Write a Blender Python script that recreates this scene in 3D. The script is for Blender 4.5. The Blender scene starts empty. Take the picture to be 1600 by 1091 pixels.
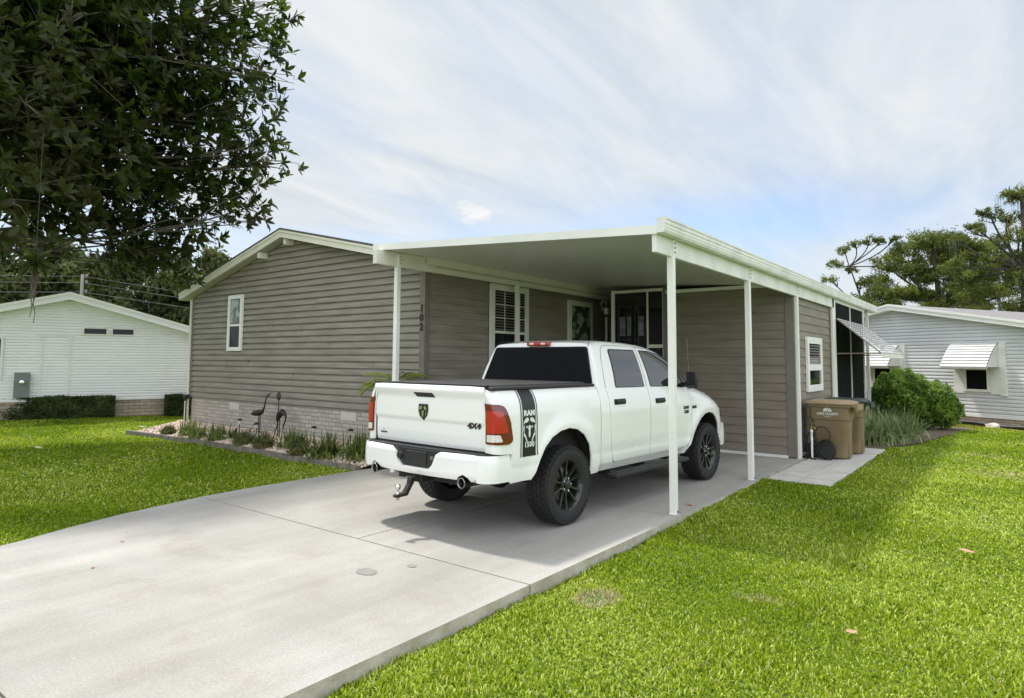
import bpy, bmesh, math, random
import numpy as np
from mathutils import Vector, Matrix
D = bpy.data
SC = bpy.context.scene
COL = SC.collection
PI = math.pi
rnd = random.Random(7)
nr = np.random.RandomState(11)

# ------------------------------------------------------------------ camera
def make_camera():
    loc = Vector((3.1243, -7.1546, 1.7465))
    yaw, pitch, roll = .6568, .0723, .0068
    cy, sy, cp, sp = math.cos(yaw), math.sin(yaw), math.cos(pitch), math.sin(pitch)
    f = Vector((-sy*cp, cy*cp, sp)); r = Vector((cy, sy, 0)); u = r.cross(f)
    c, s = math.cos(roll), math.sin(roll)
    r2 = c*r + s*u; u2 = -s*r + c*u
    m = Matrix((r2, u2, -f)).transposed().to_4x4(); m.translation = loc
    cam = D.cameras.new('camera'); o = D.objects.new('camera', cam); COL.objects.link(o)
    o.matrix_world = m
    cam.sensor_width = 36; cam.lens = 1010.75/1600*36; cam.shift_y = -.0342
    cam.clip_start = .05; cam.clip_end = 3000
    SC.camera = o
make_camera()
CAM = Vector((3.1243, -7.1546, 1.7465))

# ------------------------------------------------------------------ light
SUN_TRAVEL = Vector((.54, -.08, -1)).normalized()
def make_world():
    w = D.worlds.new('World'); SC.world = w; w.use_nodes = True
    nt = w.node_tree; nt.nodes.clear(); N = nt.nodes.new; L = nt.links.new
    out = N('ShaderNodeOutputWorld'); bg = N('ShaderNodeBackground'); bg.inputs['Strength'].default_value = .1
    sky = N('ShaderNodeTexSky'); sky.sky_type = 'NISHITA'; sky.sun_disc = False
    s = -SUN_TRAVEL
    sky.sun_elevation = math.asin(s.z); sky.sun_rotation = math.atan2(s.x, s.y)
    sky.air_density = 1.0; sky.dust_density = .6; sky.ozone_density = 1.6
    tc = N('ShaderNodeTexCoord')
    sep = N('ShaderNodeSeparateXYZ'); L(tc.outputs['Generated'], sep.inputs[0])
    def M(op, a, b=None, c=None):
        n = N('ShaderNodeMath'); n.operation = op
        for i, v in enumerate((a, b, c)):
            if v is None: continue
            if isinstance(v, (int, float)): n.inputs[i].default_value = v
            else: L(v, n.inputs[i])
        return n.outputs[0]
    zz = M('ADD', M('MAXIMUM', sep.outputs[2], 0.0), .12)
    px = M('DIVIDE', sep.outputs[0], zz); py = M('DIVIDE', sep.outputs[1], zz)
    cmb = N('ShaderNodeCombineXYZ'); L(px, cmb.inputs[0]); L(py, cmb.inputs[1])
    def noise(scale, detail, rough, sc=(1, 1, 1), rot=0, dist=0):
        mp = N('ShaderNodeMapping'); L(cmb.outputs[0], mp.inputs[0]); mp.inputs['Scale'].default_value = sc; mp.inputs['Rotation'].default_value = (0, 0, rot)
        n = N('ShaderNodeTexNoise'); L(mp.outputs[0], n.inputs['Vector']); n.inputs['Scale'].default_value = scale
        n.inputs['Detail'].default_value = detail; n.inputs['Roughness'].default_value = rough; n.inputs['Distortion'].default_value = dist
        return n.outputs['Fac']
    streak = noise(.9, 8, .6, (1.0, .28, 1), 1.05, .5)
    big = noise(.42, 3, .5, (1, .7, 1), .4, .3)
    fine = noise(3.2, 6, .6, (1, .3, 1), .85, .8)
    f0 = M('ADD', M('ADD', M('MULTIPLY', streak, .75), M('MULTIPLY', big, .6)), M('MULTIPLY', fine, .2))
    mr = N('ShaderNodeMapRange'); mr.clamp = True; L(f0, mr.inputs[0])
    mr.inputs[1].default_value = .62; mr.inputs[2].default_value = .86; mr.inputs[3].default_value = .60; mr.inputs[4].default_value = 1.0
    # a gap of bluer sky low above the far end of the carport roof
    def blob(az, el, wa, we, amp):
        v = Vector((math.sin(az)*math.cos(el), math.cos(az)*math.cos(el), math.sin(el)))
        right = Vector((math.cos(az), -math.sin(az), 0))
        up = right.cross(v)*-1
        def dot(vec):
            n = N('ShaderNodeVectorMath'); n.operation = 'DOT_PRODUCT'; L(tc.outputs['Generated'], n.inputs[0]); n.inputs[1].default_value = vec
            return n.outputs['Value']
        a = M('POWER', M('DIVIDE', M('ABSOLUTE', dot(right)), wa), 2.0); b = M('POWER', M('DIVIDE', M('ABSOLUTE', dot(up)), we), 2.0)
        ff = M('GREATER_THAN', dot(v), 0.0)
        return M('MULTIPLY', M('MULTIPLY', M('EXPONENT', M('MULTIPLY', M('ADD', a, b), -1.0)), amp), ff), a, b
    g1, _, _ = blob(math.radians(-17), math.radians(11.5), .30, .045, .55)
    g2, _, _ = blob(math.radians(-42), math.radians(10), .22, .035, .25)
    fac = M('SUBTRACT', M('SUBTRACT', mr.outputs[0], g1), g2)
    # small cumulus puff
    c1, a1, b1 = blob(math.radians(-41), math.radians(13.0), .036, .024, 1.0)
    n3 = noise(9, 5, .6, (1, 1, 1), 0, .2)
    puff = N('ShaderNodeMapRange'); puff.clamp = True; L(M('ADD', c1, M('MULTIPLY', M('SUBTRACT', n3, .5), 2.2)), puff.inputs[0])
    puff.inputs[1].default_value = .5; puff.inputs[2].default_value = 1.15
    fac = M('MINIMUM', M('MAXIMUM', M('MAXIMUM', fac, puff.outputs[0]), .0), 1.0)
    ramp = N('ShaderNodeValToRGB'); L(fine, ramp.inputs[0])
    ramp.color_ramp.elements[0].position = .3; ramp.color_ramp.elements[0].color = (.685, .75, .805, 1)
    ramp.color_ramp.elements[1].position = .75; ramp.color_ramp.elements[1].color = (.92, .94, .95, 1)
    sc1 = N('ShaderNodeVectorMath'); sc1.operation = 'SCALE'; L(ramp.outputs[0], sc1.inputs[0]); 
    # extra sky glow added overhead and behind the viewer as fill for shaded fronts
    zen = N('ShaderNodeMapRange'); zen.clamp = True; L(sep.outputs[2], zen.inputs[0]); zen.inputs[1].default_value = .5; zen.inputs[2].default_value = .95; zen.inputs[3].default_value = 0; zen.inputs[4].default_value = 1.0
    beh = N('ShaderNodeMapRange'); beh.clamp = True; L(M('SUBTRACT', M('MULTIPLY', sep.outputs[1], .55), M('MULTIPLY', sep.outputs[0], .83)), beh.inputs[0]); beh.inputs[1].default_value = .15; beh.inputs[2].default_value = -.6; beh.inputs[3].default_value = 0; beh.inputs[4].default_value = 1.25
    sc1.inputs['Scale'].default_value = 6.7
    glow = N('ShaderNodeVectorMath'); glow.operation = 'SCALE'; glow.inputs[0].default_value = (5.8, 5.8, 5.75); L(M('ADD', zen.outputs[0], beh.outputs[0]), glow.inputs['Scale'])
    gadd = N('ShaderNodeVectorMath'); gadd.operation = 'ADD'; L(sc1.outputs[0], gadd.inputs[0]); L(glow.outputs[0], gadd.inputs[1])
    hs = N('ShaderNodeVectorMath'); hs.operation = 'SCALE'; 
    tint = N('ShaderNodeVectorMath'); tint.operation = 'MULTIPLY'; L(sky.outputs[0], tint.inputs[0]); tint.inputs[1].default_value = (.95, 1.0, 1.08)
    L(tint.outputs[0], hs.inputs[0]); hs.inputs['Scale'].default_value = 1.25
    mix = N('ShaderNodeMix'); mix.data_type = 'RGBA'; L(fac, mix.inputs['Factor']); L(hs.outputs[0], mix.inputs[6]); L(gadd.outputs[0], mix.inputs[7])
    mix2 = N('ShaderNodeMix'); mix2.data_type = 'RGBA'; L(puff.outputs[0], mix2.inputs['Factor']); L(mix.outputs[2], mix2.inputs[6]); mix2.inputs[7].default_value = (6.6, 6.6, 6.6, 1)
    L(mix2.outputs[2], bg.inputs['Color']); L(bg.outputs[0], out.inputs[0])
make_world()
def make_sun():
    l = D.lights.new('sun', 'SUN'); l.energy = 2.95; l.angle = math.radians(4.0); l.color = (1, .955, .88)
    o = D.objects.new('sun', l); COL.objects.link(o); o.location = (-20, 3, 40)
    o.rotation_euler = SUN_TRAVEL.to_track_quat('-Z', 'Y').to_euler()
make_sun()
SC.view_settings.view_transform = 'Standard'; SC.view_settings.look = 'None'
SC.view_settings.exposure = 0.52; SC.view_settings.gamma = 1; SC.view_settings.use_curve_mapping = False
SC.cycles.max_bounces = 8; SC.cycles.transparent_max_bounces = 8

# ------------------------------------------------------------------ materials
def mat(name, col, rough=.6, metal=0, col2=None, scale=5, detail=4, lo=.35, hi=.65, bump=0, bscale=None, coat=0, spec=None, stretch=None, trans=0, back=None):
    m = D.materials.new(name); m.use_nodes = True; nt = m.node_tree; N = nt.nodes.new; L = nt.links.new
    b = nt.nodes['Principled BSDF']
    b.inputs['Base Color'].default_value = (*col, 1); b.inputs['Roughness'].default_value = rough; b.inputs['Metallic'].default_value = metal
    if coat: b.inputs['Coat Weight'].default_value = coat; b.inputs['Coat Roughness'].default_value = .04
    if spec is not None: b.inputs['Specular IOR Level'].default_value = spec
    src = None
    if col2 or bump:
        tc = N('ShaderNodeTexCoord'); mp = N('ShaderNodeMapping'); L(tc.outputs['Object'], mp.inputs[0])
        if stretch: mp.inputs['Scale'].default_value = stretch
    if col2:
        n = N('ShaderNodeTexNoise'); L(mp.outputs[0], n.inputs['Vector']); n.inputs['Scale'].default_value = scale; n.inputs['Detail'].default_value = detail
        r = N('ShaderNodeValToRGB'); L(n.outputs['Fac'], r.inputs[0])
        r.color_ramp.elements[0].position = lo; r.color_ramp.elements[0].color = (*col, 1)
        r.color_ramp.elements[1].position = hi; r.color_ramp.elements[1].color = (*col2, 1)
        src = r.outputs[0]
    if back:
        g = N('ShaderNodeNewGeometry'); mx = N('ShaderNodeMix'); mx.data_type = 'RGBA'; L(g.outputs['Backfacing'], mx.inputs[0])
        if src: L(src, mx.inputs[6])
        else: mx.inputs[6].default_value = (*col, 1)
        mx.inputs[7].default_value = (*back, 1); src = mx.outputs[2]
    if src: L(src, b.inputs['Base Color'])
    if bump:
        n2 = N('ShaderNodeTexNoise'); L(mp.outputs[0], n2.inputs['Vector']); n2.inputs['Scale'].default_value = bscale or scale*6; n2.inputs['Detail'].default_value = 6
        bp = N('ShaderNodeBump'); bp.inputs['Strength'].default_value = bump; bp.inputs['Distance'].default_value = .02; L(n2.outputs['Fac'], bp.inputs['Height']); L(bp.outputs[0], b.inputs['Normal'])
    if trans:
        t = N('ShaderNodeBsdfTranslucent'); ms = N('ShaderNodeMixShader'); ms.inputs[0].default_value = trans
        if src: L(src, t.inputs[0])
        else: t.inputs[0].default_value = (*col, 1)
        L(b.outputs[0], ms.inputs[1]); L(t.outputs[0], ms.inputs[2]); L(ms.outputs[0], nt.nodes['Material Output'].inputs[0])
    return m

def brick_mat(name, c1, c2, mort, bw, bh, rotx=True, offs=(0, 0, 0), mortar=.008):
    m = D.materials.new(name); m.use_nodes = True; nt = m.node_tree; N = nt.nodes.new; L = nt.links.new
    b = nt.nodes['Principled BSDF']; b.inputs['Roughness'].default_value = .85
    tc = N('ShaderNodeTexCoord'); sep = N('ShaderNodeSeparateXYZ'); L(tc.outputs['Object'], sep.inputs[0])
    cm = N('ShaderNodeCombineXYZ'); L(sep.outputs[0], cm.inputs[0]); L(sep.outputs[2], cm.inputs[1])
    mp = N('ShaderNodeMapping'); L(cm.outputs[0], mp.inputs[0]); mp.inputs['Location'].default_value = offs
    br = N('ShaderNodeTexBrick'); L(mp.outputs[0], br.inputs['Vector']); br.inputs['Scale'].default_value = 1
    br.inputs['Brick Width'].default_value = bw; br.inputs['Row Height'].default_value = bh; br.inputs['Mortar Size'].default_value = mortar
    br.inputs['Mortar Smooth'].default_value = .3; br.inputs['Bias'].default_value = 0
    br.inputs['Color1'].default_value = (*c1, 1); br.inputs['Color2'].default_value = (*c2, 1); br.inputs['Mortar'].default_value = (*mort, 1)
    n = N('ShaderNodeTexNoise'); L(tc.outputs['Object'], n.inputs['Vector']); n.inputs['Scale'].default_value = 14; n.inputs['Detail'].default_value = 6
    mr = N('ShaderNodeMapRange'); L(n.outputs['Fac'], mr.inputs[0]); mr.inputs[3].default_value = .78; mr.inputs[4].default_value = 1.2
    mx = N('ShaderNodeVectorMath'); mx.operation = 'SCALE'; L(br.outputs['Color'], mx.inputs[0]); L(mr.outputs[0], mx.inputs['Scale'])
    L(mx.outputs[0], b.inputs['Base Color'])
    bp = N('ShaderNodeBump'); bp.invert = True; bp.inputs['Strength'].default_value = .6; bp.inputs['Distance'].default_value = .01; L(br.outputs['Fac'], bp.inputs['Height']); L(bp.outputs[0], b.inputs['Normal'])
    return m

def concrete_mat(name, c1, c2, c3, big=.35):
    m = D.materials.new(name); m.use_nodes = True; nt = m.node_tree; N = nt.nodes.new; L = nt.links.new
    b = nt.nodes['Principled BSDF']; b.inputs['Roughness'].default_value = .8
    tc = N('ShaderNodeTexCoord')
    def nz(s, d, r=.55, st=None):
        mp = N('ShaderNodeMapping'); L(tc.outputs['Object'], mp.inputs[0])
        if st: mp.inputs['Scale'].default_value = st
        n = N('ShaderNodeTexNoise'); L(mp.outputs[0], n.inputs['Vector']); n.inputs['Scale'].default_value = s; n.inputs['Detail'].default_value = d; n.inputs['Roughness'].default_value = r
        return n.outputs['Fac']
    r1 = N('ShaderNodeValToRGB'); L(nz(big, 7, .62), r1.inputs[0]); r1.color_ramp.elements[0].position = .34; r1.color_ramp.elements[1].position = .66
    r1.color_ramp.elements[0].color = (*c1, 1); r1.color_ramp.elements[1].color = (*c2, 1)
    r2 = N('ShaderNodeValToRGB'); L(nz(1.6, 8, .7), r2.inputs[0]); r2.color_ramp.elements[0].position = .52; r2.color_ramp.elements[1].position = .68
    r2.color_ramp.elements[0].color = (0, 0, 0, 1); r2.color_ramp.elements[1].color = (.5, .5, .5, 1)
    mx = N('ShaderNodeMix'); mx.data_type = 'RGBA'; L(r2.outputs[0], mx.inputs[0]); L(r1.outputs[0], mx.inputs[6]); mx.inputs[7].default_value = (*c3, 1)
    mr = N('ShaderNodeMapRange'); L(nz(60, 5, .7), mr.inputs[0]); mr.inputs[1].default_value = .3; mr.inputs[2].default_value = .7; mr.inputs[3].default_value = .80; mr.inputs[4].default_value = 1.16
    # faint lengthwise tyre and broom marks
    mr2 = N('ShaderNodeMapRange'); L(nz(1.3, 5, .6, (1.6, .12, 1)), mr2.inputs[0]); mr2.inputs[1].default_value = .35; mr2.inputs[2].default_value = .65; mr2.inputs[3].default_value = .88; mr2.inputs[4].default_value = 1.07
    mm = N('ShaderNodeMath'); mm.operation = 'MULTIPLY'; L(mr.outputs[0], mm.inputs[0]); L(mr2.outputs[0], mm.inputs[1])
    sc = N('ShaderNodeVectorMath'); sc.operation = 'SCALE'; L(mx.outputs[2], sc.inputs[0]); L(mm.outputs[0], sc.inputs['Scale']); L(sc.outputs[0], b.inputs['Base Color'])
    bp = N('ShaderNodeBump'); bp.inputs['Strength'].default_value = .25; bp.inputs['Distance'].default_value = .006; L(nz(180, 4), bp.inputs['Height']); L(bp.outputs[0], b.inputs['Normal'])
    return m

M = {}
M['concrete'] = concrete_mat('concrete', (.295, .285, .26), (.405, .394, .368), (.25, .232, .197))
M['concrete_edge'] = mat('concrete_edge', (.36, .33, .27), .9, col2=(.50, .47, .41), scale=6, bump=.4)
M['paver'] = mat('paver', (.44, .425, .385), .85, col2=(.54, .525, .49), scale=3, bump=.2, bscale=60)
M['joint'] = mat('joint', (.10, .09, .07), .95)
M['stain'] = mat('stain', (.21, .205, .185), .85, col2=(.25, .24, .22), scale=20)
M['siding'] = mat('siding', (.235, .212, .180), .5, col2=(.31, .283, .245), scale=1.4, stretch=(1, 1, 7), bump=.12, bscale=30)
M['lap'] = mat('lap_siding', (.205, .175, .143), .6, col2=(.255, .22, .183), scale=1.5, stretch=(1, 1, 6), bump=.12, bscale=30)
M['trim_gray'] = mat('trim_gray', (.17, .155, .135), .55, col2=(.20, .18, .16), scale=6)
M['white_siding'] = mat('white_siding', (.86, .87, .88), .5, col2=(.9, .91, .92), scale=2)
M['gray_siding'] = mat('gray_siding', (.62, .63, .65), .5, col2=(.68, .69, .70), scale=2)
M['white'] = mat('white_paint', (.80, .80, .77), .4, col2=(.86, .86, .83), scale=3)
M['white_dirty'] = mat('white_dirty', (.66, .66, .62), .45, col2=(.82, .82, .80), scale=2.2, detail=8, lo=.3, hi=.55)
M['cream'] = mat('cream_paint', (.74, .72, .63), .5, col2=(.80, .78, .70), scale=3)
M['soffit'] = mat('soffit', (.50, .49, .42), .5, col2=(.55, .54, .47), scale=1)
M['panwhite'] = mat('pan_roof_white', (.56, .56, .48), .3, col2=(.60, .60, .52), scale=.7)
M['shingle'] = mat('shingle', (.07, .065, .06), .9, col2=(.15, .14, .13), scale=14, bump=.6)
M['shingle_gray'] = mat('shingle_gray', (.17, .16, .16), .9, col2=(.27, .26, .26), scale=12, bump=.6)
M['glass'] = mat('dark_glass', (.008, .009, .010), .04, spec=.5)
M['glass_side'] = mat('tinted_glass', (.012, .013, .014), .03, spec=1.0, coat=.6)
M['glass_rear'] = mat('privacy_glass', (.004, .004, .005), .06, spec=.12)
M['glass_house'] = mat('house_glass', (.012, .014, .015), .06, spec=.22)
M['blind'] = mat('blind', (.16, .16, .14), .5)
M['screen'] = mat('insect_screen', (.008, .0085, .009), .9, col2=(.012, .0125, .013), scale=2, spec=.1)
M['black'] = mat('black_plastic', (.015, .015, .016), .5, bump=.1, bscale=200)
M['iron'] = mat('dark_metal', (.035, .032, .03), .5, .6, col2=(.07, .06, .05), scale=20)
M['chrome'] = mat('chrome', (.7, .7, .7), .12, 1)
M['chrome_dark'] = mat('smoked_chrome', (.28, .28, .28), .2, 1)
M['awning'] = mat('awning_metal', (.56, .57, .57), .5, col2=(.64, .65, .65), scale=3)
M['steel'] = mat('weathered_steel', (.20, .17, .14), .45, .8, col2=(.35, .30, .25), scale=30)
M['brick'] = brick_mat('brick', (.50, .46, .42), (.38, .345, .315), (.20, .19, .175), .215, .0775, mortar=.006)
M['brick_tan'] = brick_mat('brick_tan', (.50, .42, .33), (.36, .30, .24), (.17, .14, .11), .30, .1, mortar=.008)
M['vent'] = mat('vent_white', (.55, .53, .48), .6, col2=(.62, .60, .55), scale=20)
M['bin'] = mat('bin_tan', (.175, .128, .066), .55, col2=(.23, .172, .095), scale=3, detail=7, bump=.05, bscale=150)
M['bin_lid'] = mat('bin_lid_tan', (.28, .205, .115), .5, col2=(.35, .265, .16), scale=4)
M['lid_dark'] = mat('bin_lid_dark', (.02, .032, .028), .4)
M['rubber'] = mat('rubber', (.011, .011, .011), .7, col2=(.018, .018, .018), scale=30, bump=.2, bscale=90)
M['edging'] = mat('edging', (.13, .12, .10), .9, col2=(.22, .20, .17), scale=7, bump=.5)
M['rock'] = mat('pale_rock', (.48, .42, .36), .85, col2=(.62, .56, .50), scale=5, bump=.4)
M['soil'] = mat('soil', (.10, .075, .05), .95, col2=(.17, .13, .09), scale=18, bump=.5)
M['redmulch'] = mat('red_mulch', (.16, .06, .035), .95, col2=(.26, .12, .08), scale=30, bump=.6)
M['bark'] = mat('bark', (.085, .07, .055), .9, col2=(.16, .14, .115), scale=9, bump=.8, stretch=(1, 1, .3))
M['bark_dark'] = mat('bark_dark', (.035, .03, .024), .9, col2=(.07, .06, .05), scale=6, bump=.5)
M['moss'] = mat('spanish_moss', (.12, .13, .10), .95, col2=(.17, .18, .14), scale=8)
M['wood_pole'] = mat('pole_wood', (.20, .20, .18), .9)
M['paint'] = mat('white_car_paint', (.87, .875, .87), .22, coat=1)
M['tail_red'] = mat('tail_lamp_red', (.13, .002, .003), .12, coat=1)
M['tail_bright'] = mat('tail_lamp_bright', (.42, .008, .008), .15, coat=1)
M['lens_white'] = mat('clear_lens', (.62, .55, .53), .15, coat=1, col2=(.80, .76, .74), scale=60)
M['rim'] = mat('black_rim', (.022, .022, .023), .28, .3, coat=.5)
M['decal_black'] = mat('decal_black', (.014, .015, .015), .35)
M['decal_white'] = mat('decal_white', (.72, .73, .70), .4)
M['under'] = mat('underbody', (.02, .019, .018), .8, .1)
M['leaf_red'] = mat('fallen_leaf', (.28, .10, .06), .7, col2=(.40, .19, .10), scale=20)
M['leaf_tan'] = mat('fallen_leaf_tan', (.40, .25, .15), .7, col2=(.52, .30, .2), scale=20)
M['meter'] = mat('meter_gray', (.17, .20, .20), .5, col2=(.2, .23, .23), scale=5)

def leafmat(name, a, b, trans=.25, rough=.45, scale=3, back=None):
    return mat(name, a, rough, col2=b, scale=scale, detail=3, lo=.38, hi=.62, trans=trans, back=back, spec=.25)
M['mag'] = leafmat('magnolia_leaf', (.016, .036, .008), (.085, .13, .016), .5, .32, 1.8, back=(.052, .060, .014))
M['pine'] = leafmat('pine_needles', (.08, .115, .026), (.23, .265, .06), .45, .6, .5)
M['oak'] = leafmat('oak_leaf', (.06, .085, .03), (.19, .21, .08), .4, .6, .35)
M['hedge'] = leafmat('hedge_leaf', (.035, .06, .016), (.11, .15, .045), .25, .5, 2)
M['shrub'] = leafmat('shrub_leaf', (.08, .15, .025), (.24, .36, .06), .4, .45, 2.5)
M['strap'] = leafmat('strap_leaf', (.085, .13, .03), (.26, .31, .09), .35, .5, 4)
M['strap_light'] = leafmat('strap_leaf_light', (.12, .18, .06), (.32, .38, .18), .3, .5, 4)
M['heath'] = leafmat('low_shrub_leaf', (.07, .10, .03), (.17, .17, .06), .3, .6, 5)
M['palm'] = leafmat('palm_leaf', (.17, .24, .035), (.34, .39, .08), .4, .5, 5)

# ------------------------------------------------------------------ tagging and mesh building
def tag(o, label=None, cat=None, group=None, kind=None):
    if label: o['label'] = label
    if cat: o['category'] = cat
    if group: o['group'] = group
    if kind: o['kind'] = kind
    return o
def thing(name, label, cat, loc=(0, 0, 0), rotz=0, group=None):
    o = D.objects.new(name, None); COL.objects.link(o); o.location = loc; o.rotation_euler = (0, 0, rotz); o.empty_display_size = .2
    return tag(o, label, cat, group)
def copy_tree(o, parent=None):
    c = o.copy(); COL.objects.link(c); c.parent = parent
    for ch in [x for x in o.children if x is not c]:
        copy_tree(ch, c)
    return c

class MB:
    def __init__(s): s.v = []; s.f = []; s.m = []; s.nrm = []
    def add(s, vs, fs, mi=0):
        b = len(s.v); s.v += [tuple(v) for v in vs]; s.f += [tuple(i+b for i in f) for f in fs]; s.m += [mi]*len(fs); return s
    def box(s, x0, x1, y0, y1, z0, z1, mi=0):
        return s.add([(x0,y0,z0),(x1,y0,z0),(x1,y1,z0),(x0,y1,z0),(x0,y0,z1),(x1,y0,z1),(x1,y1,z1),(x0,y1,z1)],
                     [(0,3,2,1),(4,5,6,7),(0,1,5,4),(1,2,6,5),(2,3,7,6),(3,0,4,7)], mi)
    def bbox(s, x0, x1, y0, y1, z0, z1, b=.006, mi=0):
        bm = bmesh.new(); bmesh.ops.create_cube(bm, size=1)
        for v in bm.verts: v.co = Vector((x0+(v.co.x+.5)*(x1-x0), y0+(v.co.y+.5)*(y1-y0), z0+(v.co.z+.5)*(z1-z0)))
        bmesh.ops.bevel(bm, geom=list(bm.edges), offset=b, segments=2, profile=.5, affect='EDGES')
        s.bm(bm, mi); bm.free(); return s
    def bm(s, bm, mi=0):
        bm.verts.index_update(); return s.add([v.co[:] for v in bm.verts], [[v.index for v in f.verts] for f in bm.faces], mi)
    def prism(s, pts, ext, mi=0):
        ext = Vector(ext); n = len(pts); P = [Vector(p) for p in pts]
        vs = P + [p+ext for p in P]; fs = [tuple(range(n-1, -1, -1)), tuple(range(n, 2*n))] + [(i, (i+1) % n, n+(i+1) % n, n+i) for i in range(n)]
        return s.add(vs, fs, mi)
    def tube(s, pts, r, n=8, mi=0, cap=True):
        P = [Vector(p) for p in pts]; rs = r if isinstance(r, (list, tuple)) else [r]*len(P)
        vs = []; fs = []; prev = None
        for i, p in enumerate(P):
            t = (P[min(i+1, len(P)-1)]-P[max(i-1, 0)])
            if t.length < 1e-9: t = Vector((0, 0, 1))
            t.normalize()
            if prev is None: a = t.orthogonal().normalized()
            else:
                a = prev - t*prev.dot(t)
                a = a.normalized() if a.length > 1e-6 else t.orthogonal().normalized()
            prev = a; b = t.cross(a)
            for k in range(n):
                an = 2*PI*k/n; vs.append(p+(a*math.cos(an)+b*math.sin(an))*rs[i])
        for i in range(len(P)-1):
            for k in range(n): fs.append((i*n+k, i*n+(k+1) % n, (i+1)*n+(k+1) % n, (i+1)*n+k))
        if cap: fs.append(tuple(range(n-1, -1, -1))); fs.append(tuple(range((len(P)-1)*n, len(P)*n)))
        return s.add(vs, fs, mi)
    def lathe(s, prof, axis='z', c=(0, 0, 0), n=32, mi=0, a0=0, a1=2*PI):
        # prof: list of (radius, height)
        vs = []; fs = []; full = abs(a1-a0-2*PI) < 1e-6; m = n if full else n+1
        for (r, h) in prof:
            for k in range(m):
                a = a0+(a1-a0)*k/n; x, y = r*math.cos(a), r*math.sin(a)
                if axis == 'z': p = (x, y, h)
                elif axis == 'x': p = (h, x, y)
                else: p = (x, h, y)
                vs.append((p[0]+c[0], p[1]+c[1], p[2]+c[2]))
        for i in range(len(prof)-1):
            for k in range(n): fs.append((i*m+k, i*m+(k+1) % m, (i+1)*m+(k+1) % m, (i+1)*m+k))
        return s.add(vs, fs, mi)
    def xf(s, mtx, start=0):
        for i in range(start, len(s.v)): s.v[i] = tuple(mtx @ Vector(s.v[i]))
        return s
    def build(s, name, mats, parent=None, smooth=False, recalc=False, auto=None, loc=None):
        me = D.meshes.new(name); me.from_pydata(s.v, [], s.f)
        if not isinstance(mats, (list, tuple)): mats = [mats]
        for m in mats: me.materials.append(m)
        if any(s.m): me.polygons.foreach_set('material_index', s.m)
        if recalc:
            bm = bmesh.new(); bm.from_mesh(me); bmesh.ops.remove_doubles(bm, verts=bm.verts, dist=1e-5); bmesh.ops.recalc_face_normals(bm, faces=bm.faces); bm.to_mesh(me); bm.free()
        if smooth or auto: me.polygons.foreach_set('use_smooth', [True]*len(me.polygons))
        if auto: me.set_sharp_from_angle(angle=math.radians(auto))
        me.update(); o = D.objects.new(name, me); COL.objects.link(o)
        if parent: o.parent = parent
        if loc: o.location = loc
        return o

def build_each(mb, name, mats, parent=None, **kw):
    """every connected piece of mb becomes an object of its own"""
    n = len(mb.v); par = list(range(n))
    def find(a):
        while par[a] != a: par[a] = par[par[a]]; a = par[a]
        return a
    for f in mb.f:
        r = find(f[0])
        for i in f[1:]: par[find(i)] = r
    groups = {}
    for i, f in enumerate(mb.f): groups.setdefault(find(f[0]), []).append(i)
    out = []
    for g in groups.values():
        m = MB(); idx = {}
        for i in g:
            for v in mb.f[i]:
                if v not in idx: idx[v] = len(m.v); m.v.append(mb.v[v])
            m.f.append(tuple(idx[v] for v in mb.f[i])); m.m.append(mb.m[i])
        out.append(m.build(name, mats, parent, **kw))
    return out

def npmesh(name, verts, faces, mats, parent=None, smooth=False, midx=None):
    """verts (n,3), faces (m,k) same k"""
    me = D.meshes.new(name); k = faces.shape[1]
    me.vertices.add(len(verts)); me.vertices.foreach_set('co', verts.astype(np.float32).ravel())
    me.loops.add(faces.size); me.loops.foreach_set('vertex_index', faces.astype(np.int32).ravel())
    me.polygons.add(len(faces)); me.polygons.foreach_set('loop_start', np.arange(0, faces.size, k, dtype=np.int32))
    me.polygons.foreach_set('loop_total', np.full(len(faces), k, dtype=np.int32))
    for m in (mats if isinstance(mats, (list, tuple)) else [mats]): me.materials.append(m)
    if midx is not None: me.polygons.foreach_set('material_index', midx.astype(np.int32))
    if smooth: me.polygons.foreach_set('use_smooth', np.ones(len(faces), dtype=bool))
    me.update(calc_edges=True); me.validate(); o = D.objects.new(name, me); COL.objects.link(o)
    if parent: o.parent = parent
    return o

def text_geo(txt, size, bold=0.0, sx=1.0, shear=0.0, spacing=1.0, align='CENTER'):
    cu = D.curves.new('lettering', 'FONT'); cu.body = txt; cu.size = size; cu.align_x = align; cu.align_y = 'CENTER'
    cu.offset = bold; cu.shear = shear; cu.space_character = spacing; cu.resolution_u = 3
    o = D.objects.new('lettering', cu); COL.objects.link(o)
    dg = bpy.context.evaluated_depsgraph_get(); dg.update()
    me = o.evaluated_get(dg).to_mesh()
    vs = [(v.co.x*sx, v.co.y) for v in me.vertices]; fs = [tuple(p.vertices) for p in me.polygons]
    o.evaluated_get(dg).to_mesh_clear(); D.objects.remove(o); D.curves.remove(cu)
    return vs, fs
def lettering(name, txt, size, fn, mats, parent, thick=.004, **kw):
    vs, fs = text_geo(txt, size, **kw)
    mb = MB(); mb.add([fn(x, y, thick) for x, y in vs], fs)
    n = len(vs)
    # sides
    from collections import Counter
    ec = Counter(); ed = {}
    for f in fs:
        for i in range(len(f)):
            a, b = f[i], f[(i+1) % len(f)]; k = (min(a, b), max(a, b)); ec[k] += 1; ed[k] = (a, b)
    mb.v += [tuple(fn(x, y, 0)) for x, y in vs]
    for k, c in ec.items():
        if c == 1:
            a, b = ed[k]; mb.f.append((a, a+n, b+n, b)); mb.m.append(0)
    return mb.build(name, mats, parent)

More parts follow.
